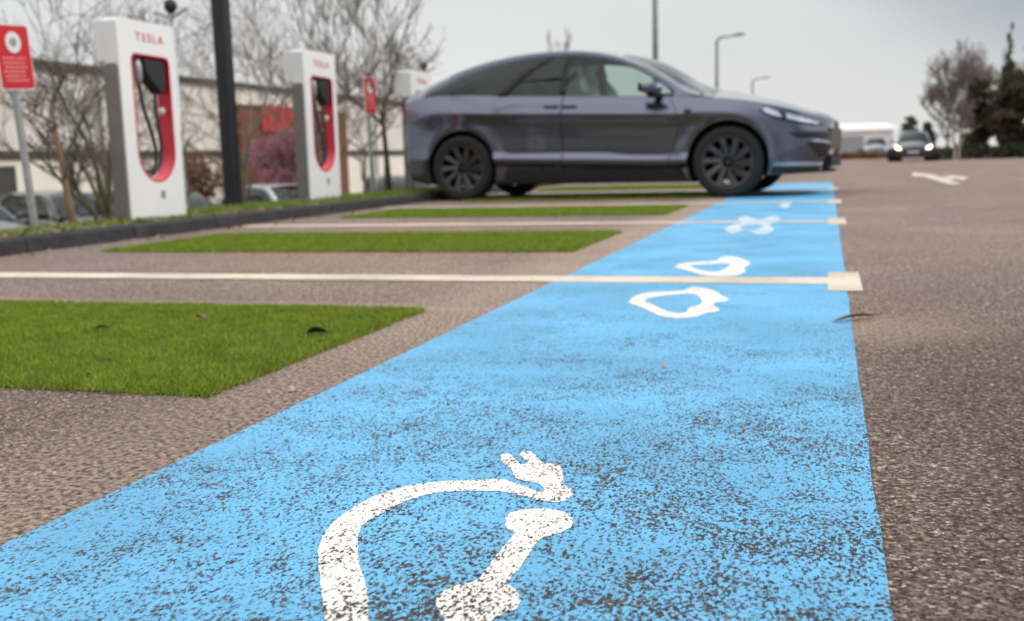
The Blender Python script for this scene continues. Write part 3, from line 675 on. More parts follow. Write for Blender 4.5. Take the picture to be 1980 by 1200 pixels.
# --- the dark SUV
HS = CarShape(.985,
    plan=[(-2.40, .62), (-2.375, .76), (-2.31, .86), (-2.15, .925), (-1.8, .968), (-1.2, .985), (0, .985), (1.2, .985), (1.75, .968), (2.1, .935), (2.32, .895), (2.44, .835), (2.51, .755), (2.548, .66), (2.566, .50), (2.572, .34)],
    belt=[(-2.40, 1.115), (-2.1, 1.200), (-1.824, 1.215), (-1.039, 1.181), (-.29, 1.145), (.656, 1.10), (.94, 1.082), (1.37, 1.055), (1.67, 1.02), (1.99, .955), (2.31, .868), (2.52, .795), (2.572, .755)],
    hood=[(-2.40, 1.12), (-2.1, 1.205), (1.2, 1.09), (1.37, 1.165), (1.669, 1.108), (1.994, 1.025), (2.313, .915), (2.522, .835), (2.572, .79)],
    roof=[(-2.44, 1.142), (-2.337, 1.226), (-2.051, 1.362), (-1.634, 1.518), (-1.231, 1.613), (-.839, 1.660), (-.458, 1.670), (-.087, 1.645), (.276, 1.562), (.572, 1.44), (.862, 1.275), (1.05, 1.155), (1.2, 1.098), (1.37, 1.06)],
    rail_w=[(-2.44, .70), (-2.0, .66), (-1.2, .61), (-.4, .59), (.3, .62), (.7, .70), (1.05, .84), (1.37, .90)],
    dlo_top=[(-2.06, 1.222), (-1.9, 1.30), (-1.592, 1.430), (-1.192, 1.530), (-.803, 1.590), (-.363, 1.606), (-.056, 1.582), (.303, 1.498), (.597, 1.372), (.86, 1.20), (.96, 1.10)],
    sill=[(-2.40, .33), (-2.2, .25), (-1.95, .19), (1.2, .175), (2.0, .235), (2.4, .25), (2.572, .25)],
    crease=[(-2.4, .50), (-.94, .462), (.723, .405), (1.4, .40), (2.572, .40)],
    shoulder=[(-2.4, .98), (-1.9, 1.0), (-.925, .965), (.67, .90), (.953, .888), (1.5, .89), (2.0, .80), (2.4, .66), (2.572, .60)],
    wheels=(-1.545, 1.545), wr=.376, x_tail=-2.43, x_cowl=1.37, dlo=(-2.05, .955),
    nose_shift=[(.2, -.10), (.31, -.07), (.45, -.005), (.72, .0), (.80, -.012), (1., -.04)], tail_shift=[(.2, .13), (.33, .05), (.55, 0), (.95, .01), (1.03, -.005), (1.12, -.045)])
HS.wsx = .30; HS.rgx = -1.35; HS.pillars = [-1.02, -.31]
HS.crown = cr([(-2.44, .02), (-1.5, .05), (-.4, .045), (.3, .07), (.7, .125), (1.05, .13), (1.37, .11)])
HS.side_glass = [M['tint'], M['tint'], M['clear']]; HS.side_names = ['rear_quarter_window', 'rear_door_window', 'front_door_window']
yaw = R(-5.01)
ax = Vector((math.cos(yaw), math.sin(yaw), 0)); ay = Vector((-math.sin(yaw), math.cos(yaw), 0))
hc = Vector((-2.56, 11.355, 0)) + ay * .965
car = root('parked_suv', hc, yaw, 'dark grey electric SUV with tinted rear windows parked side-on across the blue strip', 'car')
build_car(HS, car, M['carpaint'], True)
wm = wheel_master('wheel', .376, .275, M['rim'], 10); add_wheels(HS, car, wm, .965 - .1375); kill(wm)
for sd_ in (-1, 1):
    # pillars blacked out over the glass
    cp_ = [(-1.105, 1.186), (-1.0, 1.279), (-.88, 1.40), (-.755, 1.495), (-.60, 1.578), (-.46, 1.602), (-.52, 1.568), (-.665, 1.478), (-.785, 1.384), (-.905, 1.266), (-.975, 1.180)]
    patch(HS, cp_, .004, 'door_pillar', M['mattetrim'], car, (sd_,), HS.GP, .06, rim=.008)
    patch(HS, [(-.34, 1.160), (-.335, 1.604), (-.275, 1.600), (-.28, 1.158)], .004, 'centre_pillar', M['mattetrim'], car, (sd_,), HS.GP, .06, rim=.008)
    # doors sit a hair proud over a dark rubber seal
    fd = [(-.285, .34), (-.285, 1.128), (.3, 1.10), (.92, 1.068), (1.00, .92), (1.02, .74), (.96, .56), (.90, .36)]
    rd = [(-.305, .34), (-.305, 1.130), (-1.0, 1.165), (-1.12, 1.165), (-1.10, .95), (-1.08, .86), (-1.02, .70), (-.985, .55), (-.96, .36)]
    def grow(pg, a):
        cx = sum(p[0] for p in pg) / len(pg); cz = sum(p[1] for p in pg) / len(pg)
        return [(p[0] + math.copysign(a, p[0] - cx), p[1] + math.copysign(a, p[1] - cz)) for p in pg]
    for pg, nm in ((fd, 'front_door'), (rd, 'rear_door')):
        patch(HS, grow(pg, .007), .0022, 'door_seal', M['trim'], car, (sd_,), None, .06)
        dob = patch(HS, pg, .0060, nm, M['carpaint'], car, (sd_,), None, .04, creases=True)[0]
        dob.data.set_sharp_from_angle(angle=R(24))
        hx = -.50 if nm == 'rear_door' else -.12; hx2 = -.33 if nm == 'rear_door' else -.29
        hz = 1.028 if nm == 'rear_door' else 1.018
        h0 = patch(HS, [(min(hx, hx2), hz - .011), (max(hx, hx2), hz - .012), (max(hx, hx2), hz + .012), (min(hx, hx2), hz + .013)], .012, 'door_handle', M['trim'], dob, (sd_,), None, .05, rim=.012)
    patch(HS, [(-1.04, .20), (-.98, .36), (-.95, .385), (.93, .328), (1.04, .34), (1.10, .20)], .005, 'sill_panel', M['mattetrim'], car, (sd_,), None, .05)
    # front end
    hl = patch(HS, [(1.86, .905), (1.93, .938), (2.02, .905), (2.22, .848), (2.42, .772), (2.50, .735), (2.46, .722), (2.22, .757), (2.02, .812), (1.92, .862)], .005, 'headlight', M['trim'], car, (sd_,), None, .03, rim=.006)[0]
    patch(HS, [(1.885, .908), (1.93, .925), (2.06, .875), (2.10, .82), (2.02, .835), (1.93, .873)], .0105, 'lens', M['lens'], hl, (sd_,), None, .02)
    patch(HS, [(2.14, .858), (2.30, .808), (2.46, .745), (2.44, .735), (2.25, .775), (2.15, .80)], .0105, 'lens', M['lens'], hl, (sd_,), None, .02)
    patch(HS, [(2.16, .66), (2.34, .66), (2.50, .665), (2.545, .675), (2.545, .60), (2.545, .575), (2.42, .60), (2.25, .60)], .006, 'grille', M['trim'], car, (sd_,), None, .03)
    patch(HS, [(2.33, .555), (2.46, .565), (2.545, .545), (2.545, .50), (2.545, .41), (2.48, .40), (2.42, .47)], .006, 'air_intake', M['mattetrim'], car, (sd_,), None, .03)
    patch(HS, [(2.38, .585), (2.50, .572), (2.545, .552), (2.545, .535), (2.50, .548), (2.38, .565)], .009, 'bumper_trim', M['bright'], car, (sd_,), None, .03)
    patch(HS, [(2.02, .355), (2.20, .36), (2.46, .352), (2.545, .345), (2.54, .315), (2.40, .315), (2.20, .322), (2.03, .335)], .007, 'bumper_trim', M['bright'], car, (sd_,), None, .03)
    patch(HS, [(2.00, .245), (2.02, .312), (2.30, .308), (2.53, .305), (2.53, .252), (2.30, .24)], .008, 'bumper_valance', M['mattetrim'], car, (sd_,), None, .03)
    # rear lamp and side repeater camera
    patch(HS, [(-2.37, 1.085), (-2.30, 1.095), (-2.16, 1.06), (-2.10, 1.02), (-2.20, .985), (-2.36, .955), (-2.385, 1.0)], .006, 'tail_light', M['taillens'], car, (sd_,), None, .03)
    patch(HS, [(1.08, .925), (1.10, .940), (1.16, .934), (1.17, .918), (1.13, .905), (1.09, .910)], .008, 'camera_pod', M['trim'], car, (sd_,), None, .02, rim=.01)
    # mirror
    mm = MB(); nu, nv = 18, 12; vs = []
    for a in range(nu + 1):
        t = a / nu; xx = .62 + .26 * t; sc = (math.sin(math.pi * min(max(t, .0), 1.)) ** .45) * (1.05 - .4 * t)
        for b in range(nv):
            an = 2 * math.pi * b / nv; cy, cz = math.cos(an), math.sin(an)
            vs.append((xx, sd_ * (1.065 + .095 * sc * math.copysign(abs(cy) ** .7, cy)), 1.187 - .02 * t + .070 * sc * math.copysign(abs(cz) ** .75, cz)))
    mm.add(vs, [(i * nv + j, i * nv + (j + 1) % nv, (i + 1) * nv + (j + 1) % nv, (i + 1) * nv + j) for i in range(nu) for j in range(nv)])
    mo = mm.build('mirror', M['carpaint'], car, smooth=True)
    ms = MB(); ms.tube([(.80, sd_ * .875, 1.09), (.78, sd_ * .95, 1.112), (.74, sd_ * 1.06, 1.125)], [.045, .04, .05], 10); ms.build('stalk', M['trim'], mo, smooth=True)
    mg = MB(); mg.box(.628, .634, *sorted((sd_ * .985, sd_ * 1.14)), 1.145, 1.235); mg.build('mirror_glass', M['tint'], mo)
# blacked-out nose panel, lower intake
def nose_x(yy): return float(np.interp(abs(yy), [0, .34, .50, .66, .72], [2.578, 2.575, 2.569, 2.552, 2.532]))
for nm, za, zb_, hwid, m_ in (('nose_panel', .47, .70, .66, M['trim']), ('lower_intake', .29, .41, .60, M['mattetrim'])):
    mb = MB(); vs = []
    for k in range(25):
        yy = -hwid + 2 * hwid * k / 24; xn = nose_x(yy)
        vs += [(xn + .012, yy, za + .01), (xn + .014, yy, zb_), (xn - .08, yy, zb_ + .002), (xn - .08, yy, za)]
    mb.add(vs, [(i * 4 + j, i * 4 + (j + 1) % 4, (i + 1) * 4 + (j + 1) % 4, (i + 1) * 4 + j) for i in range(24) for j in range(4)] + [(0, 1, 2, 3), (96, 97, 98, 99)])
    mb.build(nm, m_, car)
# splitter, rear diffuser and spoiler lip
mb = MB(); vs = []
for k in range(33):
    t = -1 + 2 * k / 32; yy = .80 * t; xx = 2.560 - .20 * abs(t) ** 3.2
    vs += [(xx, yy, .262), (xx, yy, .240), (xx - .35, yy, .235), (xx - .35, yy, .262)]
mb.add(vs, [(i * 4 + j, i * 4 + (j + 1) % 4, (i + 1) * 4 + (j + 1) % 4, (i + 1) * 4 + j) for i in range(32) for j in range(4)] + [(0, 1, 2, 3), (128, 129, 130, 131)])
mb.build('front_splitter', M['mattetrim'], car)
mb = MB(); mb.prism([(-2.38, 1.118), (-2.47, 1.152), (-2.46, 1.168), (-2.32, 1.20)], -.66, .66, lambda u, v, d: (u, d, v)); bevel(mb.build('tail_spoiler', M['trim'], car), .006)
mb = MB(); mb.prism([(-2.10, .19), (-2.30, .24), (-2.345, .32), (-2.30, .34), (-2.0, .22)], -.72, .72, lambda u, v, d: (u, d, v)); mb.build('rear_diffuser', M['mattetrim'], car)
# seats, dashboard and steering wheel seen through the front glass
for sx, sy in ((-.12, -.40), (-.12, .40), (-1.0, -.40), (-1.0, .40)):
    st = MB()
    def pad(x0, z0, x1, z1, hw_, th):
        n_ = 10; vs = []
        for k in range(n_ + 1):
            t = k / n_; s_ = .75 + .25 * math.sin(math.pi * min(1, t * 1.15 + .05)); xx = x0 + (x1 - x0) * t; zz = z0 + (z1 - z0) * t; e_ = math.sin(math.pi * min(max(t, .06), .94)) ** .4
            for an in range(12):
                c_, s2 = math.cos(2 * math.pi * an / 12), math.sin(2 * math.pi * an / 12)
                vs.append((xx + th * e_ * math.copysign(abs(c_) ** .7, c_), sy + hw_ * s_ * e_ * math.copysign(abs(s2) ** .6, s2), zz))
        st.add(vs, [(i * 12 + j, i * 12 + (j + 1) % 12, (i + 1) * 12 + (j + 1) % 12, (i + 1) * 12 + j) for i in range(n_) for j in range(12)] + [tuple(range(12)), tuple(n_ * 12 + j for j in range(12))])
    pad(sx + .05, 1.06, sx - .10, 1.40, .24, .07); pad(sx - .105, 1.37, sx - .135, 1.535, .125, .055)
    st.build('seat', M['seat'], car, smooth=True)
mb = MB(); mb.prism([(.72, 1.08), (.70, 1.115), (.80, 1.13), (1.25, 1.115), (1.25, 1.08)], -.78, .78, lambda u, v, d: (u, d, v)); mb.build('dashboard', M['cabin'], car)
mb = MB(); mb.lathe([(.175 + .014 * math.cos(a), .014 * math.sin(a)) for a in np.linspace(0, 2 * math.pi, 9)[:-1]], 28, 'X', 0, (0, 0, 0), True)
mb.box(-.01, .01, -.16, .16, -.02, .02); sw = mb.build('steering_wheel', M['cabin'], car, smooth=True); sw.location = (.52, .40, 1.10); sw.rotation_euler = (0, R(-24), 0)
bpy.context.view_layer.update()

# --- ordinary parked cars
def hatch(kind):
    k = {'hatch': 0, 'estate': .12}[kind]
    S = CarShape(.88,
        plan=[(-2.05, .55), (-2.02, .70), (-1.95, .80), (-1.7, .86), (-1., .88), (1., .88), (1.5, .86), (1.85, .80), (2.05, .66), (2.12, .48), (2.14, .3)],
        belt=[(-2.05, .98), (-1.5, 1.0), (-.5, .97), (.7, .92), (1.1, .90), (1.6, .84), (2.0, .74), (2.14, .66)],
        hood=[(-2.05, .99), (.95, .93), (1.1, .98), (1.6, .91), (2.0, .79), (2.14, .69)],
        roof=[(-2.04, 1.02), (-1.95, 1.14 + k), (-1.6, 1.36 + k * .8), (-1., 1.44), (-.2, 1.455), (.3, 1.40), (.7, 1.20), (1.1, .95)],
        rail_w=[(-2.04, .68), (-1.2, .60), (0, .57), (.5, .62), (1.1, .80)],
        dlo_top=[(-1.7, 1.02), (-1.45, 1.28 + k * .5), (-1., 1.38), (-.2, 1.395), (.25, 1.34), (.62, 1.15), (.86, .94)],
        sill=[(-2.05, .34), (-1.8, .22), (1.6, .20), (2.14, .26)], crease=[(-2.05, .45), (2.14, .42)], shoulder=[(-2.05, .86), (0, .82), (1.4, .76), (2.14, .58)],
        wheels=(-1.28, 1.30), wr=.315, x_tail=-2.04, x_cowl=1.1, dlo=(-1.68, .84),
        nose_shift=[(.2, -.08), (.4, 0), (.65, 0), (.9, -.05)], tail_shift=[(.2, .08), (.45, 0), (.8, .01), (1., .04)])
    S.wsx = .28; S.rgx = -1.5; S.pillars = [-.9, -.15]; S.crown = cr([(-2.04, .02), (-1, .04), (.3, .05), (.8, .08), (1.1, .06)])
    S.side_glass = [M['tint']] * 3; S.side_names = ['rear_quarter_window', 'rear_door_window', 'front_door_window']
    return S
def small_car(kind, paint, loc, rz, label, lit=False, group=None, plate=True):
    S = hatch(kind); rt = root('parked_car', loc, rz, label, 'car', group)
    build_car(S, rt, paint, False)
    w_ = wheel_master('wheel', .315, .20, M['galv'], 7, False); add_wheels(S, rt, w_, .87 - .10); kill(w_)
    for sd_ in (-1, 1):
        hl = patch(S, [(1.62, .79), (1.72, .81), (1.95, .735), (2.09, .665), (2.10, .585), (2.0, .60), (1.80, .67)], .006, 'headlight', M['lamp_on'] if lit else M['lens'], rt, (sd_,), None, .04)[0]
        patch(S, [(-2.03, .93), (-1.95, .95), (-1.78, .93), (-1.80, .80), (-1.95, .72), (-2.03, .72)], .006, 'tail_light', M['taillens'], rt, (sd_,), None, .04)
        patch(S, [(1.75, .40), (1.95, .42), (2.10, .42), (2.10, .33), (1.9, .30)], .006, 'fog_recess', M['mattetrim'], rt, (sd_,), None, .04)
        for nm, x0, x1 in (('front_door', -.12, .86), ('rear_door', -.98, -.16)):
            patch(S, [(x0 - .006, .30), (x1 + .006, .30), (x1 + .006, .90), (x0 - .006, .93)], .002, 'door_seal', M['trim'], rt, (sd_,), None, .08)
            dd = patch(S, [(x0, .306), (x1, .306), (x1, .895), (x0, .925)], .005, nm, paint, rt, (sd_,), None, .06)[0]
            patch(S, [(x0 + .06, .80), (x0 + .24, .80), (x0 + .24, .825), (x0 + .06, .825)], .014, 'door_handle', paint, dd, (sd_,), None, .06, rim=.012)
        mm = MB(); mm.box(.62, .74, *sorted((sd_ * .90, sd_ * 1.06)), .95, 1.08); bevel(mm.build('mirror', paint, rt), .03, 3)
    mb = MB(); mb.box(2.10, 2.150, -.40, .40, .40, .52); mb.box(2.10, 2.148, -.34, .34, .60, .655); bevel(mb.build('grille', M['mattetrim'], rt), .01)
    mb = MB(); mb.box(2.15, 2.158, -.26, .26, .42, .50); mb.build('number_plate', M['signwhite'], rt)
    mb = MB(); mb.box(-2.085, -2.075, -.26, .26, .60, .71); mb.build('number_plate', M['signwhite'], rt)
    mb = MB(); mb.box(-2.09, -1.95, -.72, .72, .30, .42); bevel(mb.build('rear_bumper', M['mattetrim'], rt), .02)
    bpy.context.view_layer.update(); return rt
g_ = 'cars parked below the verge'
LZ = -1.46
small_car('hatch', paintmat('grey_blue_paint', (.10, .115, .14)), (-17.6, 17.6, LZ), R(-25), 'grey-blue car at the left edge behind the red sign post', group=g_)
small_car('estate', paintmat('black_car_paint', (.018, .019, .022)), (-15.9, 18.9, LZ), R(-25), 'black car parked between the red sign post and the thin tan tree trunk', group=g_)
small_car('hatch', paintmat('dark_green_grey_paint', (.035, .045, .045)), (-14.6, 20.6, LZ), R(-25), 'dark car behind the mossy shrub and the nearest charger', group=g_)
small_car('hatch', paintmat('white_car_paint', (.72, .74, .78), .0), (-12.7, 22.6, LZ), R(-30), 'white car behind the black lamp pole', group=g_)
small_car('estate', paintmat('slate_car_paint', (.07, .085, .085)), (-14.3, 33.0, LZ), R(-60), 'dark slate car far off between the second charger and the slim forked tree', group=g_)
small_car('estate', paintmat('charcoal_car_paint', (.06, .068, .08)), (4.1, 56.5, dip(56.5)), R(-94), 'grey car with both headlamps lit, driving towards the camera', lit=True)
small_car('hatch', paintmat('silver_car_paint', (.24, .245, .25)), (3.25, 80.5, dip(80)), R(-90), 'pale silver car standing left of the car with lit headlamps')
# ------------------------------------------------------------------ charging posts
def arc(cx, cz, r, a0, a1, n): return [(cx + r * math.cos(R(a0 + (a1 - a0) * i / n)), cz + r * math.sin(R(a0 + (a1 - a0) * i / n))) for i in range(n + 1)]
SLOT = arc(.395, .545, .245, 180, 360, 16) + arc(.590, 1.245, .05, 0, 90, 5) + arc(.205, 1.245, .055, 90, 180, 5)
OUT = [(.012, .0), (.728, .0)] + arc(.70, 1.515, .035, 0, 90, 5) + arc(.04, 1.515, .035, 90, 180, 5)
def ring_slab(mb, outer, inner, x0, x1):
    pts = [Vector(p) for p in outer + inner]; no = len(outer); n = len(pts)
    ed = [(i, (i + 1) % no) for i in range(no)] + [(no + i, no + (i + 1) % (n - no)) for i in range(n - no)]
    v, e, f, *_ = delaunay_2d_cdt(pts, ed, [], 0, 1e-6)
    def ins(p, lp):
        c = False
        for i in range(len(lp)):
            a, b = lp[i], lp[i - 1]
            if (a[1] > p[1]) != (b[1] > p[1]) and p[0] < (b[0] - a[0]) * (p[1] - a[1]) / (b[1] - a[1]) + a[0]: c = not c
        return c
    fs = []
    for t in f:
        c = (sum(v[i][0] for i in t) / len(t), sum(v[i][1] for i in t) / len(t))
        if ins(c, outer) and not ins(c, inner): fs.append(tuple(t))
    k = len(v)
    mb.add([(x1, p[0], p[1]) for p in v] + [(x0, p[0], p[1]) for p in v],
        fs + [tuple(k + i for i in t[::-1]) for t in fs] + [(a, b, k + b, k + a) for a, b in ed])
def text_mesh(name, body, size, m, parent, loc, spacing=1.):
    cu = bpy.data.curves.new(name, 'FONT'); cu.body = body; cu.size = size; cu.align_x = 'CENTER'; cu.align_y = 'CENTER'; cu.extrude = .0015; cu.space_character = spacing
    cu.offset = .0005
    o = bpy.data.objects.new(name, cu); col.objects.link(o); bpy.context.view_layer.update()
    me = bpy.data.meshes.new_from_object(o.evaluated_get(bpy.context.evaluated_depsgraph_get())); bpy.data.objects.remove(o, do_unlink=True)
    me.materials.clear(); me.materials.append(m); o = bpy.data.objects.new(name, me); col.objects.link(o); o.parent = parent
    o.location = loc; o.rotation_euler = (R(90), 0, R(90)); return o
def charger(label, loc):
    rt = root('charging_post', loc, 0, label, 'charger', 'white and red charging posts')
    mb = MB(); ring_slab(mb, OUT, SLOT, -.128, 0); sh = mb.build('shell', M['white'], rt); bevel(sh, .012, 3)
    mb = MB(); mb.prism([(-.126, 1.225), (-.126, 1.548), (-.19, 1.546), (-.225, 1.52), (-.215, 1.215)], .012, .728, lambda u, v, d: (u, d, v)); bevel(mb.build('hood', M['white'], rt), .015, 3)
    for y0 in (-.008, .726):
        mb = MB(); mb.prism([(-.135, 0), (-.012, 0), (-.012, 1.19), (-.03, 1.213), (-.11, 1.213), (-.14, 1.18)], y0, y0 + .022, lambda u, v, d: (u, d, v)); bevel(mb.build('side_panel', M['greypanel'], rt), .006, 2)
    mb = MB(); n = len(SLOT); cx, cz = .397, .83
    ins_ = [(y + (cx - y) * .012, z + (cz - z) * .006) for y, z in SLOT]; ins2 = [(y + (cx - y) * .055, z + (cz - z) * .028) for y, z in SLOT]
    mb.add([(.003, y, z) for y, z in ins_] + [(.003, y, z) for y, z in ins2] + [(-.124, y, z) for y, z in ins2] + [(-.124, y, z) for y, z in ins_],
        [(a * n + i, a * n + (i + 1) % n, ((a + 1) % 4) * n + (i + 1) % n, ((a + 1) % 4) * n + i) for a in range(4) for i in range(n)])
    mb.build('slot_liner', M['red'], rt, smooth=True, angle=30)
    mb = MB(); mb.prism([(.33, 1.27), (.595, 1.27), (.600, 1.10), (.575, 1.02), (.53, 1.0), (.46, 1.06), (.40, 1.10), (.345, 1.17)], -.118, -.012, lambda u, v, d: (d, u, v))
    ho = mb.build('holster', M['blackplastic'], rt); bevel(ho, .015, 3)
    mb = MB(); mb.tube([(-.05, .28, 1.262), (-.04, .275, 1.20), (-.045, .285, 1.12), (-.05, .295, 1.06)], [.030, .036, .032, .020], 12)
    mb.build('plug_handle', M['galv'], rt, smooth=True)
    def smooth_path(pp, k=5):
        P = [Vector(pp[0])] + [Vector(p) for p in pp] + [Vector(pp[-1])]; o = []
        for i in range(1, len(P) - 2):
            for j in range(k):
                t = j / k; o.append(.5 * (2 * P[i] + (P[i+1] - P[i-1]) * t + (2*P[i-1] - 5*P[i] + 4*P[i+1] - P[i+2]) * t*t + (3*P[i] - P[i-1] - 3*P[i+1] + P[i+2]) * t**3))
        return o + [P[-2]]
    for pp in ([(-.05, .295, 1.07), (-.045, .32, .90), (-.035, .385, .70), (-.03, .42, .55), (-.03, .39, .43), (-.035, .31, .385), (-.06, .24, .42), (-.10, .20, .50)],
               [(-.055, .50, 1.02), (-.05, .485, .90), (-.045, .50, .72), (-.04, .51, .56), (-.04, .46, .43), (-.05, .38, .362)]):
        mb = MB(); mb.tube(smooth_path(pp), .0145, 10); mb.build('cable', M['rubber'], rt, smooth=True)
    mb = MB(); mb.lathe([(0, -.014), (.026, -.010), (.030, .0), (.026, .010), (0, .014)], 20, 'Y', 0, (-.06, .575, .87)); mb.build('cable_hook', M['signwhite'], rt, smooth=True)
    text_mesh('lettering', 'TESLA', .092, M['redtext'], rt, (.0035, .40, 1.425), 1.5)
    mb = MB()
    for a, b, c, d in ((.39, .41, .15, .24), (.44, .46, .15, .24), (.405, .445, .215, .235), (.405, .445, .18, .195)): mb.box(.0015, .004, .405 + (a - .39) * .7, .405 + (b - .39) * .7, .17 + (c - .15) * .7, .17 + (d - .15) * .7)
    mb.build('stall_mark', M['galv_dark'], rt)
    mb = MB(); mb.box(-.16, .03, -.03, .77, -.14, .012); bevel(mb.build('plinth', M['kerb'], rt), .008)
    return rt
charger('white charging post with red-lined slot just left of the black lamp pole', (-5.15, 6.815, .062))
charger('white charging post with red-lined slot standing between the black pole and the small red sign', (-5.15, 9.74, .088))
charger('white charging post whose top shows above the tail of the dark car', (-5.15, 12.62, .088))

# ------------------------------------------------------------------ red signs
def rrect(y0, y1, z0, z1, r): return arc(y1 - r, z0 + r, r, -90, 0, 5) + arc(y1 - r, z1 - r, r, 0, 90, 5) + arc(y0 + r, z1 - r, r, 90, 180, 5) + arc(y0 + r, z0 + r, r, 180, 270, 5)
def sign(label, loc, lean, rows):
    rt = root('parking_sign', loc, 0, label, 'sign', 'red parking signs on posts'); rt.rotation_euler = (R(lean), 0, 0)
    f = lambda u, v, d: (d, u, v)
    mb = MB(); mb.tube([(-.055, 0, -.3), (-.055, 0, 1.36)], .027, 14); mb.build('post', M['galv'], rt, smooth=True, angle=40)
    mb = MB(); mb.prism(rrect(-.165, .165, .985, 1.435, .03), -.022, -.014, f); pb = mb.build('plate', M['signwhite'], rt)
    mb = MB(); mb.prism(rrect(-.155, .155, .995, 1.425, .024), -.0135, -.0110, f); mb.build('red_face', M['signred'], pb)
    mb = MB(); mb.prism(arc(0, 1.31, .072, 0, 360, 40)[:-1], -.0105, -.0085, f); mb.build('white_disc', M['signwhite'], pb)
    mb = MB()
    mb.prism(arc(-.006, 1.312, .030, 0, 360, 20)[:-1], -.008, -.0065, f); mb.box(-.0080, -.0065, .012, .022, 1.285, 1.34)
    mb.build('disc_mark', M['galv'], pb)
    mb = MB(); r2 = random.Random(3)
    for k in range(rows):
        z = 1.205 - k * .030; y = -.125 + r2.random() * .02; e = .125 - r2.random() * .04
        while y < e - .01:
            l = .012 + r2.random() * .03; mb.box(-.0105, -.0092, y, min(e, y + l), z - .009, z + .004); y += l + .008
    mb.build('small_print', M['signpink'], pb)
    mb = MB(); mb.box(-.052, -.022, -.04, .04, 1.08, 1.11); mb.box(-.052, -.022, -.04, .04, 1.31, 1.34); mb.build('bracket', M['galv'], rt)
    return rt
sign('red parking sign with a white disc on a leaning grey post at the left edge', (-5.43, 6.17, .06), 4.2, 6)
sign('small red sign on a thin grey post beside the slim forked tree', (-5.40, 11.98, .08), 2.0, 6)

# ------------------------------------------------------------------ lamp posts
def black_pole(loc):
    rt = root('lamp_post', loc, 0, 'tall square black lamp post on the verge between two chargers', 'lamp post')
    mb = MB(); mb.prism(rrect(-.068, .068, -.068, .068, .02), -.2, 3.2, lambda u, v, d: (u, v, d)); mb.build('pole', M['blackpole'], rt, smooth=True, angle=40)
    mb = MB(); mb.prism(rrect(-.055, .055, -.055, .055, .016), 3.2, 5.6, lambda u, v, d: (u, v, d)); mb.build('upper_pole', M['blackpole'], rt, smooth=True, angle=40)
    mb = MB(); mb.box(-.05, .9, -.05, .05, 5.45, 5.55); mb.build('arm', M['blackpole'], rt)
    mb = MB(); mb.box(.55, 1.05, -.14, .14, 5.40, 5.46); bevel(mb.build('lamp_head', M['blackpole'], rt), .02)
    mb = MB(); mb.box(-.13, .13, -.13, .13, -.1, .015); mb.build('base_plate', M['blackpole'], rt)
black_pole((-5.548, 8.916, .068))
def ball_lamp(loc, h, label):
    rt = root('post_top_lamp', loc, 0, label, 'lamp post', 'dark-headed lamp posts in the lower car park')
    mb = MB(); mb.tube([(0, 0, -.2), (0, 0, 1.1), (0, 0, h)], [.075, .06, .045], 12); mb.build('pole', M['galv'], rt, smooth=True)
    mb = MB(); mb.lathe([(0.04, h - .05), (.08, h), (.12, h + .05), (.12, h + .16), (.07, h + .22), (0, h + .24)], 18); mb.build('lamp_head', M['blackplastic'], rt, smooth=True)
    mb = MB(); mb.tube([(-.42, .1, h + .02), (0, 0, h - .12), (.42, -.1, h + .02)], .025, 8); mb.build('arm', M['galv_dark'], rt, smooth=True)
ball_lamp((-11.9, 17.4, LZ), 4.85, 'slim grey lamp post with a dark round head behind the nearest charger')
ball_lamp((-12.03, 30.6, LZ), 4.75, 'lamp post with a dark round head above the third charger')
def street_lamp(loc, h, label, arm=1.0):
    rt = root('street_lamp', loc, 0, label, 'street lamp', 'tall grey street lamps beyond the car')
    mb = MB(); mb.tube([(0, 0, -.2), (0, 0, h * .5), (0, 0, h - .15)], [.13, .105, .085], 12)
    mb.build('pole', M['galv_dark'], rt, smooth=True)
    mb = MB(); mb.tube([(0, 0, h - .2), (.06, 0, h), (.25, 0, h + .08), (arm, .1, h + .16)], [.08, .07, .06, .05], 10); mb.build('arm', M['galv_dark'], rt, smooth=True)
    mb = MB(); mb.prism([(arm - .05, h + .10), (arm + .55, h + .16), (arm + .6, h + .22), (arm + .3, h + .27), (arm - .05, h + .22)], -.05, .25, lambda u, v, d: (u, d, v)); bevel(mb.build('lamp_head', M['galv_dark'], rt), .03)
street_lamp((-5.85, 37.0, dip(37)), 7.3, 'tall lamp pole rising straight out of the dark car roof, its top out of frame')
street_lamp((-6.2, 61.5, -.2), 7.1, 'street lamp with an arm to the right, above the windscreen of the dark car')
street_lamp((-6.9, 101, -.2), 7.3, 'farthest and faintest street lamp, above the bonnet of the dark car')

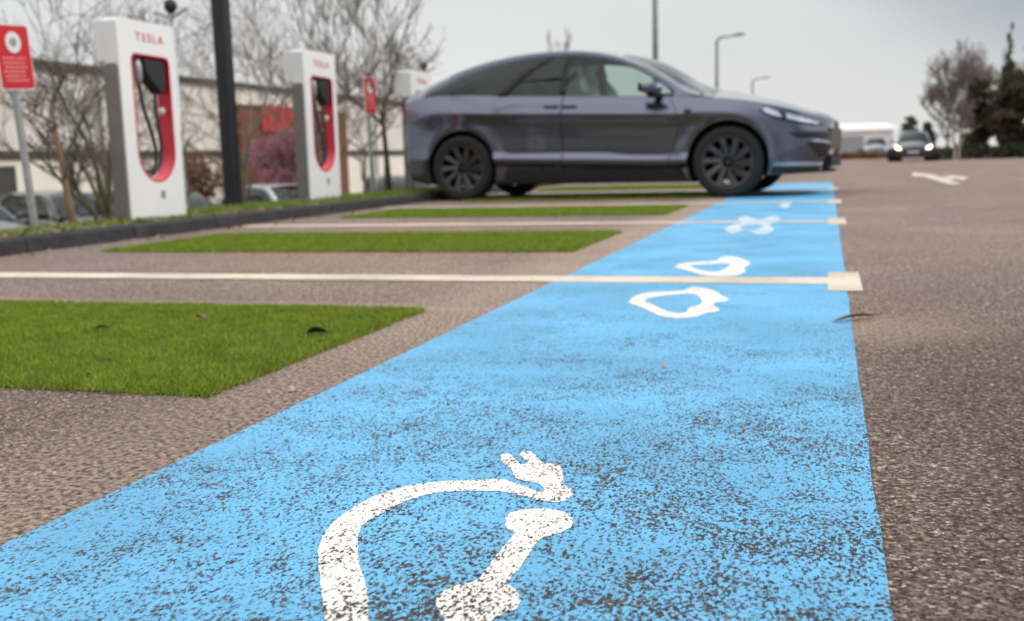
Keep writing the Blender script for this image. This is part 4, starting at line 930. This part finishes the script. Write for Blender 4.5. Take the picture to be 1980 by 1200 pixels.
# ------------------------------------------------------------------ trees and shrubs
def branches(mb, p, d, ln, r, lvl, rnd, spread=.6, up=.15, kids=(4, 4, 4), minr=.004, sides=(7, 5, 4, 3, 3), xmax=None):
    n = max(3, int(5 - lvl * .6)); pts = [p.copy()]; rs = [r]; dd = d.normalized(); spots = []
    for i in range(n):
        dd = (dd + Vector((rnd.gauss(0, 1), rnd.gauss(0, 1), rnd.gauss(0, 1))) * (.10 + .04 * lvl) + Vector((0, 0, up * .25))).normalized()
        p = p + dd * ln / n
        if xmax is not None and p.x > xmax: p.x = xmax - .1 * (p.x - xmax); dd.x = -abs(dd.x)
        pts.append(p.copy()); rs.append(max(minr, r * (1 - .75 * (i + 1) / n))); spots.append((p.copy(), dd.copy(), rs[-1], (i + 1) / n))
    mb.tube(pts, rs, sides[min(lvl, 4)], 0, False)
    if lvl >= len(kids): return
    for k in range(kids[lvl]):
        q_, qd, qr, t = spots[min(n - 1, int(rnd.uniform(.25, 1.) * n))]
        a = rnd.uniform(0, 2 * math.pi); side_ = Vector((math.cos(a), math.sin(a), rnd.uniform(-.1, .5))).normalized()
        nd = (qd * (1 - spread) + side_ * spread + Vector((0, 0, up))).normalized()
        branches(mb, q_, nd, ln * rnd.uniform(.45, .72), max(minr, qr * .75), lvl + 1, rnd, spread, up, kids, minr, sides, xmax)
def bare_tree(name, loc, trunk, r0, limbs, label, seed, m=None, tw=None, ln=1.5, kids=(5, 5, 4), spread=.55, up=.12, group=None, cat='tree', minr=.004):
    rnd = random.Random(seed); rt = root(name, loc, 0, label, cat, group)
    mb = MB(); k = len(trunk); mb.tube(trunk, [r0 * (1.25 if i == 0 else 1) * (1 - .55 * i / (k - 1)) for i in range(k)], 10, 0, False)
    mb.build('trunk', m or M['bark'], rt, smooth=True)
    mb = MB(); top = Vector(trunk[-1]); tr = r0 * .5
    for i in range(limbs):
        t = rnd.uniform(.35, 1.) if i >= 2 else 1.
        f = t * (k - 1); a = min(int(f), k - 2); bp = Vector(trunk[a]).lerp(Vector(trunk[a + 1]), f - a)
        an = 2 * math.pi * (i + rnd.random() * .6) / limbs; dv = Vector((math.cos(an) * .6, math.sin(an) * .6, .85 if i < 2 else .45))
        branches(mb, bp, dv, ln * rnd.uniform(.75, 1.15), tr * rnd.uniform(.6, .95), 0, rnd, spread, up, kids, minr)
    mb.build('branches', tw or M['twigs'], rt, smooth=True); return rt
def leaf_cloud(rt, name, m, blobs, n, s, seed, flat=.6):
    """many small leaf faces spread through lumpy clumps"""
    g = np.random.default_rng(seed); wts = np.array([b[3] * b[4] * b[5] for b in blobs]) ** .8; wts /= wts.sum()
    idx = g.choice(len(blobs), n, p=wts); B = np.array([b[:6] for b in blobs])[idx]
    d = g.normal(size=(n, 3)); d /= np.linalg.norm(d, axis=1)[:, None]; rad = g.uniform(.25, 1.08, n) ** .5
    C_ = B[:, :3] + d * rad[:, None] * B[:, 3:6] * (1 + .25 * np.sin(d[:, 0] * 7 + idx)[:, None] * np.cos(d[:, 2] * 6)[:, None])
    a = g.normal(size=(n, 3)); a /= np.linalg.norm(a, axis=1)[:, None]; b_ = np.cross(a, g.normal(size=(n, 3))); b_ /= np.linalg.norm(b_, axis=1)[:, None] + 1e-9
    sz = (s * g.uniform(.5, 1.4, n))[:, None]; V = np.stack([C_ - a * sz, C_ - b_ * sz * flat, C_ + a * sz, C_ + b_ * sz * flat], 1)
    return fast_mesh(name, V.reshape(-1, 3), np.arange(4 * n).reshape(n, 4), m, rt)

# on the verge
bare_tree('young_tree', (-5.42, 6.50, .03), [(0, 0, 0), (-.02, -.02, .25), (-.10, .05, .5), (-.18, .1, .75), (-.24, .16, .95)], .030, 7, 'thin young tree with a tan trunk between the left red sign and the nearest charger', 11, M['bark_tan'], M['bark'], .27, (4, 4, 3), .62, .05, minr=.003)
mb_roots = [(-6.0, 7.65, -.03)]
rt = root('mossy_shrub', mb_roots[0], 0, 'mossy many-stemmed bare shrub hard against the grey side of the nearest charger', 'shrub')
rnd = random.Random(5); mb = MB()
for dx, dy, h in ((-.38, -.25, 1.0), (-.22, -.12, .8), (-.30, .1, 1.15), (-.02, .05, 1.1), (-.12, .18, 1.25), (-.5, -.05, .85)):
    branches(mb, Vector((dx * .12, dy * .12, 0)), Vector((dx, dy, 1.0)), h * 1.05, .024, 0, rnd, .5, .16, (3, 4, 3), .003, xmax=.42)
mb.build('stems', M['bark_moss'], rt, smooth=True)
bare_tree('forked_tree', (-5.49, 12.53, .06), [(0, 0, 0), (.0, .0, .4), (-.03, .02, .8), (-.04, .05, 1.15)], .045, 5, 'slim bare tree forking upward beside the small red sign, left of the dark car', 21, M['bark_moss'], M['bark'], 1.35, (5, 5, 4), .38, .30, minr=.004)
# lower car park
g_ = 'bare trees in front of the warehouse'
T = lambda h, lx=0, ly=0: [(0, 0, 0), (lx * .3, ly * .3, h * .35), (lx * .6, ly * .6, h * .7), (lx, ly, h)]
bare_tree('bare_tree', (-17.6, 21.2, LZ), T(2.4, .2, -.3), .085, 7, 'bare spreading tree behind the left red sign', 31, None, None, 2.4, (4, 5, 4), .55, .12, g_, minr=.005)
bare_tree('bare_tree', (-15.2, 19.8, LZ), T(2.6, -.2, .2), .08, 7, 'bare tree whose fine twigs spread left of the nearest charger', 32, None, None, 2.2, (4, 5, 4), .6, .10, g_, minr=.005)
bare_tree('bare_tree', (-12.6, 20.4, LZ), T(2.6, .3, .2), .085, 8, 'bare tree with dense twigs between the nearest charger and the black pole', 33, None, None, 2.3, (4, 5, 4), .55, .12, g_, minr=.005)
bare_tree('bare_tree', (-12.2, 23.6, LZ), T(2.8, .1, -.2), .09, 9, 'bare tree reaching up and right of the black pole over the brick shopfront', 34, None, None, 2.5, (4, 5, 4), .55, .12, g_, minr=.005)
bare_tree('bare_tree', (-13.5, 29.0, LZ), T(2.4, .0, .2), .08, 7, 'bare tree seen above and right of the second charger', 35, None, None, 2.0, (5, 6, 4), .55, .14, g_, minr=.008)
bare_tree('bare_tree', (-10.2, 39.5, -.9), T(4.3, .0, .1), .06, 2, 'distant bare treetop poking above the roof of the dark car', 36, None, None, .95, (4, 4, 3), .3, .4, minr=.007)
bare_tree('bare_shrub', (-10.9, 14.6, LZ + .2), T(1.0, .1, .0), .05, 9, 'low tangled bare shrub right behind the nearest charger and its slim lamp post', 38, M['bark_moss'], M['bark'], 1.0, (5, 5, 4), .6, .15, None, 'shrub', minr=.005)
rt = root('copper_hedge', (-15.0, 24.0, LZ), 0, 'copper-brown leafy hedge behind the white car and the black pole', 'hedge')
leaf_cloud(rt, 'foliage', M['beech'], [(-.9, -.8, .9, .6, .6, 1.1), (-.2, -.3, 1.0, .7, .7, 1.1), (.5, .3, .8, .7, .7, .9), (1.2, .9, .7, .6, .6, .8), (-.6, -.6, 1.9, .4, .4, .5), (1.9, 1.5, .6, .6, .6, .7)], 9000, .055, 3)
rt = root('blossom_shrub', (-13.2, 23.6, LZ), 0, 'pink flowering shrub in front of the brick shopfront', 'shrub')
mb = MB(); rnd = random.Random(9)
for k in range(7): branches(mb, Vector((rnd.gauss(0, .1), rnd.gauss(0, .1), 0)), Vector((rnd.gauss(0, .35), rnd.gauss(0, .35), 1)), 2.2, .035, 0, rnd, .5, .2, (4, 4), .006)
mb.build('stems', M['bark'], rt)
leaf_cloud(rt, 'blossom', M['blossom'], [(-.45, -.1, 2.25, .5, .45, .36), (.2, .1, 2.35, .6, .5, .42), (.6, .3, 1.95, .5, .45, .4), (-.1, 0, 1.75, .5, .45, .35), (.1, .2, 2.65, .3, .3, .22)], 6500, .042, 4)
leaf_cloud(root('low_hedge', (-13.5, 36., LZ), 0, 'low green hedge beyond the small red sign', 'hedge'), 'foliage', M['ever'], [(k * .15, k * .9, .75 + .1 * math.sin(k * 2.1), .5, .7, .55) for k in range(-4, 9)], 7000, .06, 5)

# ------------------------------------------------------------------ buildings
rt = root('warehouse', (-25.2, 40, LZ), 0, 'long pale ribbed warehouse with dark roof edge and dark band', 'building')
mb = MB(); y = -34.
prof = []
while y < 36: prof += [(0, y), (.035, y + .06), (.035, y + .40), (0, y + .46)]; y += .60
mb.prism([(-14, -34)] + prof + [(-14, 36)], 2.64, 5.36, lambda u, v, d: (u, v, d)); mb.build('wall', M['cladding'], rt)
mb = MB(); mb.box(-14, .05, -34, 36, 0, 2.36); mb.build('base_wall', M['render'], rt)
mb = MB(); mb.box(-14.05, .12, -34.05, 36.05, 2.36, 2.64); mb.build('dark_band', M['darkband'], rt)
mb = MB(); mb.box(-14.1, .16, -34.1, 36.1, 5.36, 5.62); mb.build('roof_edge', M['darkband'], rt)
for yy in (-20.4, -8.2, 3.1, 15.6, 27.2):
    mb = MB(); mb.tube([(.20, yy, .05), (.20, yy, 5.36)], .06, 8); mb.build('downpipe', M['galv_dark'], rt)
for yy in (-13.5, -3.2, 22.4):
    mb = MB(); mb.box(.055, .11, yy, yy + 1.1, .02, 2.15); db = mb.build('door', M['darkband'], rt)
    mb = MB(); mb.box(.112, .15, yy + .92, yy + 1.0, 1.0, 1.14); mb.build('handle', M['galv'], db)
rt = root('shopfront', (-24.4, 45.2, LZ), 0, 'red-brown brick shopfront with a bright red fascia sign, right of the black pole', 'building')
mb = MB(); mb.box(-.6, .0, -5.0, 5.4, 0, 1.0); mb.box(-.6, .0, -5.0, .6, 1.0, 4.6); mb.box(-.6, .0, 3.9, 5.4, 1.0, 4.6); mb.box(-.6, 0, .6, 3.9, 3.0, 4.6); mb.build('wall', M['brick'], rt)
mb = MB(); mb.box(-.45, -.30, .6, 3.9, 1.0, 3.0); wo = mb.build('window', M['shopglass'], rt)
mb = MB()
for yy in (.6, 1.68, 2.76, 3.82): mb.box(-.298, -.18, yy, yy + .08, 1.0, 3.0)
mb.build('frame', M['brick'], wo)
mb = MB(); mb.box(-.65, .08, -5.1, 5.5, 4.6, 4.8); mb.build('roof_edge', M['render'], rt)
mb = MB(); mb.box(.02, .16, -3.4, -.2, 3.45, 4.65); bevel(mb.build('fascia_sign', M['shopred'], rt), .03)
rt = root('white_hall', (3.0, 101, -.25), R(4), 'low bright white hall on the horizon right of the dark car nose', 'building')
mb = MB(); mb.box(-30, 2.6, 0, 20, 0, 2.4); mb.build('wall', M['white_hall'], rt)
mb = MB(); mb.prism([(-.3, 2.4), (20.3, 2.4), (20, 2.75), (10, 3.25), (0, 2.75)], -30.3, 2.9, lambda u, v, d: (d, u, v)); mb.build('roof', M['white_hall'], rt)
for k in range(5):
    mb = MB(); mb.box(-24 + k * 5.5, -22 + k * 5.5, -.05, -.005, .05, 1.9); mb.build('door', M['galv'], rt)
leaf_cloud(root('brown_hedge', (1.3, 76, -.2), 0, 'low brown clipped hedge at the far edge of the asphalt', 'hedge'), 'foliage', M['beech'], [(k * .6, 0, .22, .5, .4, .28) for k in range(-5, 4)], 5000, .07, 6)

# ------------------------------------------------------------------ far right: evergreens, birches, spire
g_ = 'dark trees at the right edge'
def evergreen(name, loc, h, wd, label, seed, m, n, s, cone=False, group=None):
    rnd = random.Random(seed); rt = root(name, loc, 0, label, 'tree', group)
    mb = MB(); mb.tube([(0, 0, -.1), (.03, 0, h * .4), (0, .02, h * .96)], [wd * .09 + .05, wd * .06 + .03, .015], 8); mb.build('trunk', M['bark'], rt)
    bl = []
    for k in range(16):
        t = (k + .5) / 16; z = h * (.08 + .90 * t)
        w_ = wd * ((1 - t) ** .8 * .9 + .08) if cone else wd * (math.sin(math.pi * (.12 + .80 * t)) ** .7)
        for j in range(1 if (cone and t > .7) else 3):
            a = rnd.uniform(0, 6.28); q_ = rnd.uniform(.2, .65) * w_
            bl.append((math.cos(a) * q_, math.sin(a) * q_, z + rnd.gauss(0, h * .02), w_ * rnd.uniform(.35, .6), w_ * rnd.uniform(.35, .6), h * .055))
    leaf_cloud(rt, 'crown', m, bl, n, s, seed); return rt
evergreen('evergreen_tree', (5.62, 81.4, -.2), 2.9, .85, 'left of two small round evergreens behind the car with lit headlamps', 41, M['ever'], 3500, .08)
evergreen('evergreen_tree', (6.85, 81.6, -.2), 2.55, .60, 'right of two small round evergreens behind the car with lit headlamps', 42, M['ever'], 2800, .08)
evergreen('evergreen_tree', (7.9, 63.0, -.2), 4.3, 1.15, 'broad dark evergreen just right of the pale birch trunks', 43, M['everb'], 9000, .09, False, g_)
evergreen('evergreen_tree', (9.3, 61.0, -.2), 4.6, 1.5, 'squat brown-green tree below the tall spire at the right edge', 44, M['everb'], 12000, .09, False, g_)
evergreen('spire_conifer', (9.22, 62.2, -.2), 7.2, .75, 'tall narrow conifer rising as a spire near the right edge', 45, M['ever'], 7000, .11, True, g_)
evergreen('evergreen_tree', (10.9, 60.5, -.2), 5.3, 1.5, 'dark brown tree cut by the right edge of the view', 46, M['everb'], 11000, .09, False, g_)
evergreen('evergreen_tree', (12.6, 60.0, -.2), 5.0, 1.3, 'evergreen just beyond the right edge of the view', 47, M['ever'], 6000, .09, False, g_)
g_ = 'bare trees behind the evergreens'
for i, (x, y, h, lab) in enumerate(((6.45, 64.2, 2.6, 'bare purple-brown birch, leftmost of the trees at the right edge'), (7.3, 65.0, 2.9, 'bare birch with twigs meeting the broad dark evergreen'), (8.6, 66., 2.9, 'bare tree behind the broad dark evergreen, left of the spire'), (10.3, 66., 2.7, 'bare tree behind the spire at the right edge'))):
    bare_tree('bare_tree', (x, y, -.2), T(h, random.uniform(-.2, .2), 0), .085, 9, lab, 50 + i, M['bark_pale'] if i < 2 else M['bark'], None, 1.75, (5, 6, 5), .42, .30, g_, minr=.011)
bare_tree('birch', (6.15, 57.6, -.2), T(1.3, -.05, 0), .075, 6, 'short pale-trunked birch in front of the dark trees, left trunk of a pair', 60, M['bark_pale'], None, .9, (4, 5, 4), .5, .2, minr=.009)
bare_tree('birch', (6.42, 58.2, -.2), T(1.5, .05, 0), .06, 6, 'short pale-trunked birch in front of the dark trees, right trunk of a pair', 61, M['bark_pale'], None, .9, (4, 5, 4), .5, .2, minr=.009)
leaf_cloud(root('dark_hedge', (8.6, 59.0, -.2), 0, 'low dark olive hedge under the trees at the right edge', 'hedge'), 'foliage', M['ever'], [(k * .55, .12 * (k % 3), .35 + .08 * math.sin(k * 1.7), .45, .4, .42) for k in range(-5, 9)], 6500, .07, 7)
far = MB()
# ------------------------------------------------------------------ small litter on the ground
def leaf(name, loc, rz, ln, wd, curl, label, m, group='dead leaves on the ground'):
    mb = MB(); vs = []; n = 8
    for i in range(n + 1):
        t = i / n; h = math.sin(math.pi * t) ** .8 * wd / 2; z = curl * math.sin(math.pi * t) + .002
        vs += [(ln * (t - .5), -h, z + h * .9), (ln * (t - .5), 0, z), (ln * (t - .5), h, z + h * .5)]
    mb.add(vs, [(i * 3 + j, i * 3 + j + 1, (i + 1) * 3 + j + 1, (i + 1) * 3 + j) for i in range(n) for j in range(2)])
    mb.tube([(ln * .5, 0, .003), (ln * .62, .004, .006), (ln * .72, 0, .004)], .0015, 5)
    o = mb.build(name, m, smooth=True); k = o.modifiers.new('thick', 'SOLIDIFY'); k.thickness = .0012
    o.location = loc; o.rotation_euler.z = rz; return tag(o, label, 'leaf', group)
leaf('dead_leaf', (.075, 2.99, .004), R(48), .17, .022, .006, 'curled brown leaf across the outer edge of the blue strip', M['leafbrown'])
leaf('dead_leaf', (-1.335, 2.52, .012), R(20), .06, .038, .004, 'dark curled leaf on the nearest grass panel close to its edge', mat('rotten_leaf', (.030, .028, .010), .7))
leaf('dead_leaf', (-1.79, 2.66, .024), R(-30), .05, .025, .002, 'pale yellow leaf in the middle of the nearest grass panel', M['litter'])
leaf('dead_leaf', (-1.98, 2.45, .024), R(40), .045, .02, .002, 'small ochre leaf on the nearest grass panel, left of the pale yellow one', M['litter'])
mb = MB(); g2 = np.random.default_rng(5)
for px_, py_, s in [(-1.069, 1.893, .009), (-1.106, 1.862, .006), (-.342, 2.255, .008)] + [(g2.uniform(.1, 1.2), g2.uniform(1.0, 4.0), g2.uniform(.002, .0045)) for _ in range(70)] + [(g2.uniform(-3.5, -1.05), g2.uniform(1.2, 1.8), g2.uniform(.002, .004)) for _ in range(40)]:
    b = len(mb.v); k = 7
    vs = [(px_ + s * math.cos(a) * g2.uniform(.7, 1.2), py_ + s * math.sin(a) * g2.uniform(.7, 1.2), .005) for a in np.linspace(0, 6.28, k)[:-1]]
    vs += [(px_ + (v[0] - px_) * .6, py_ + (v[1] - py_) * .6, .005 + s * .8) for v in vs]
    n = k - 1; mb.add(vs, [(i, (i + 1) % n, n + (i + 1) % n, n + i) for i in range(n)] + [tuple(range(n, 2 * n))])
tag(mb.build('gravel', M['pebble']), kind='stuff')
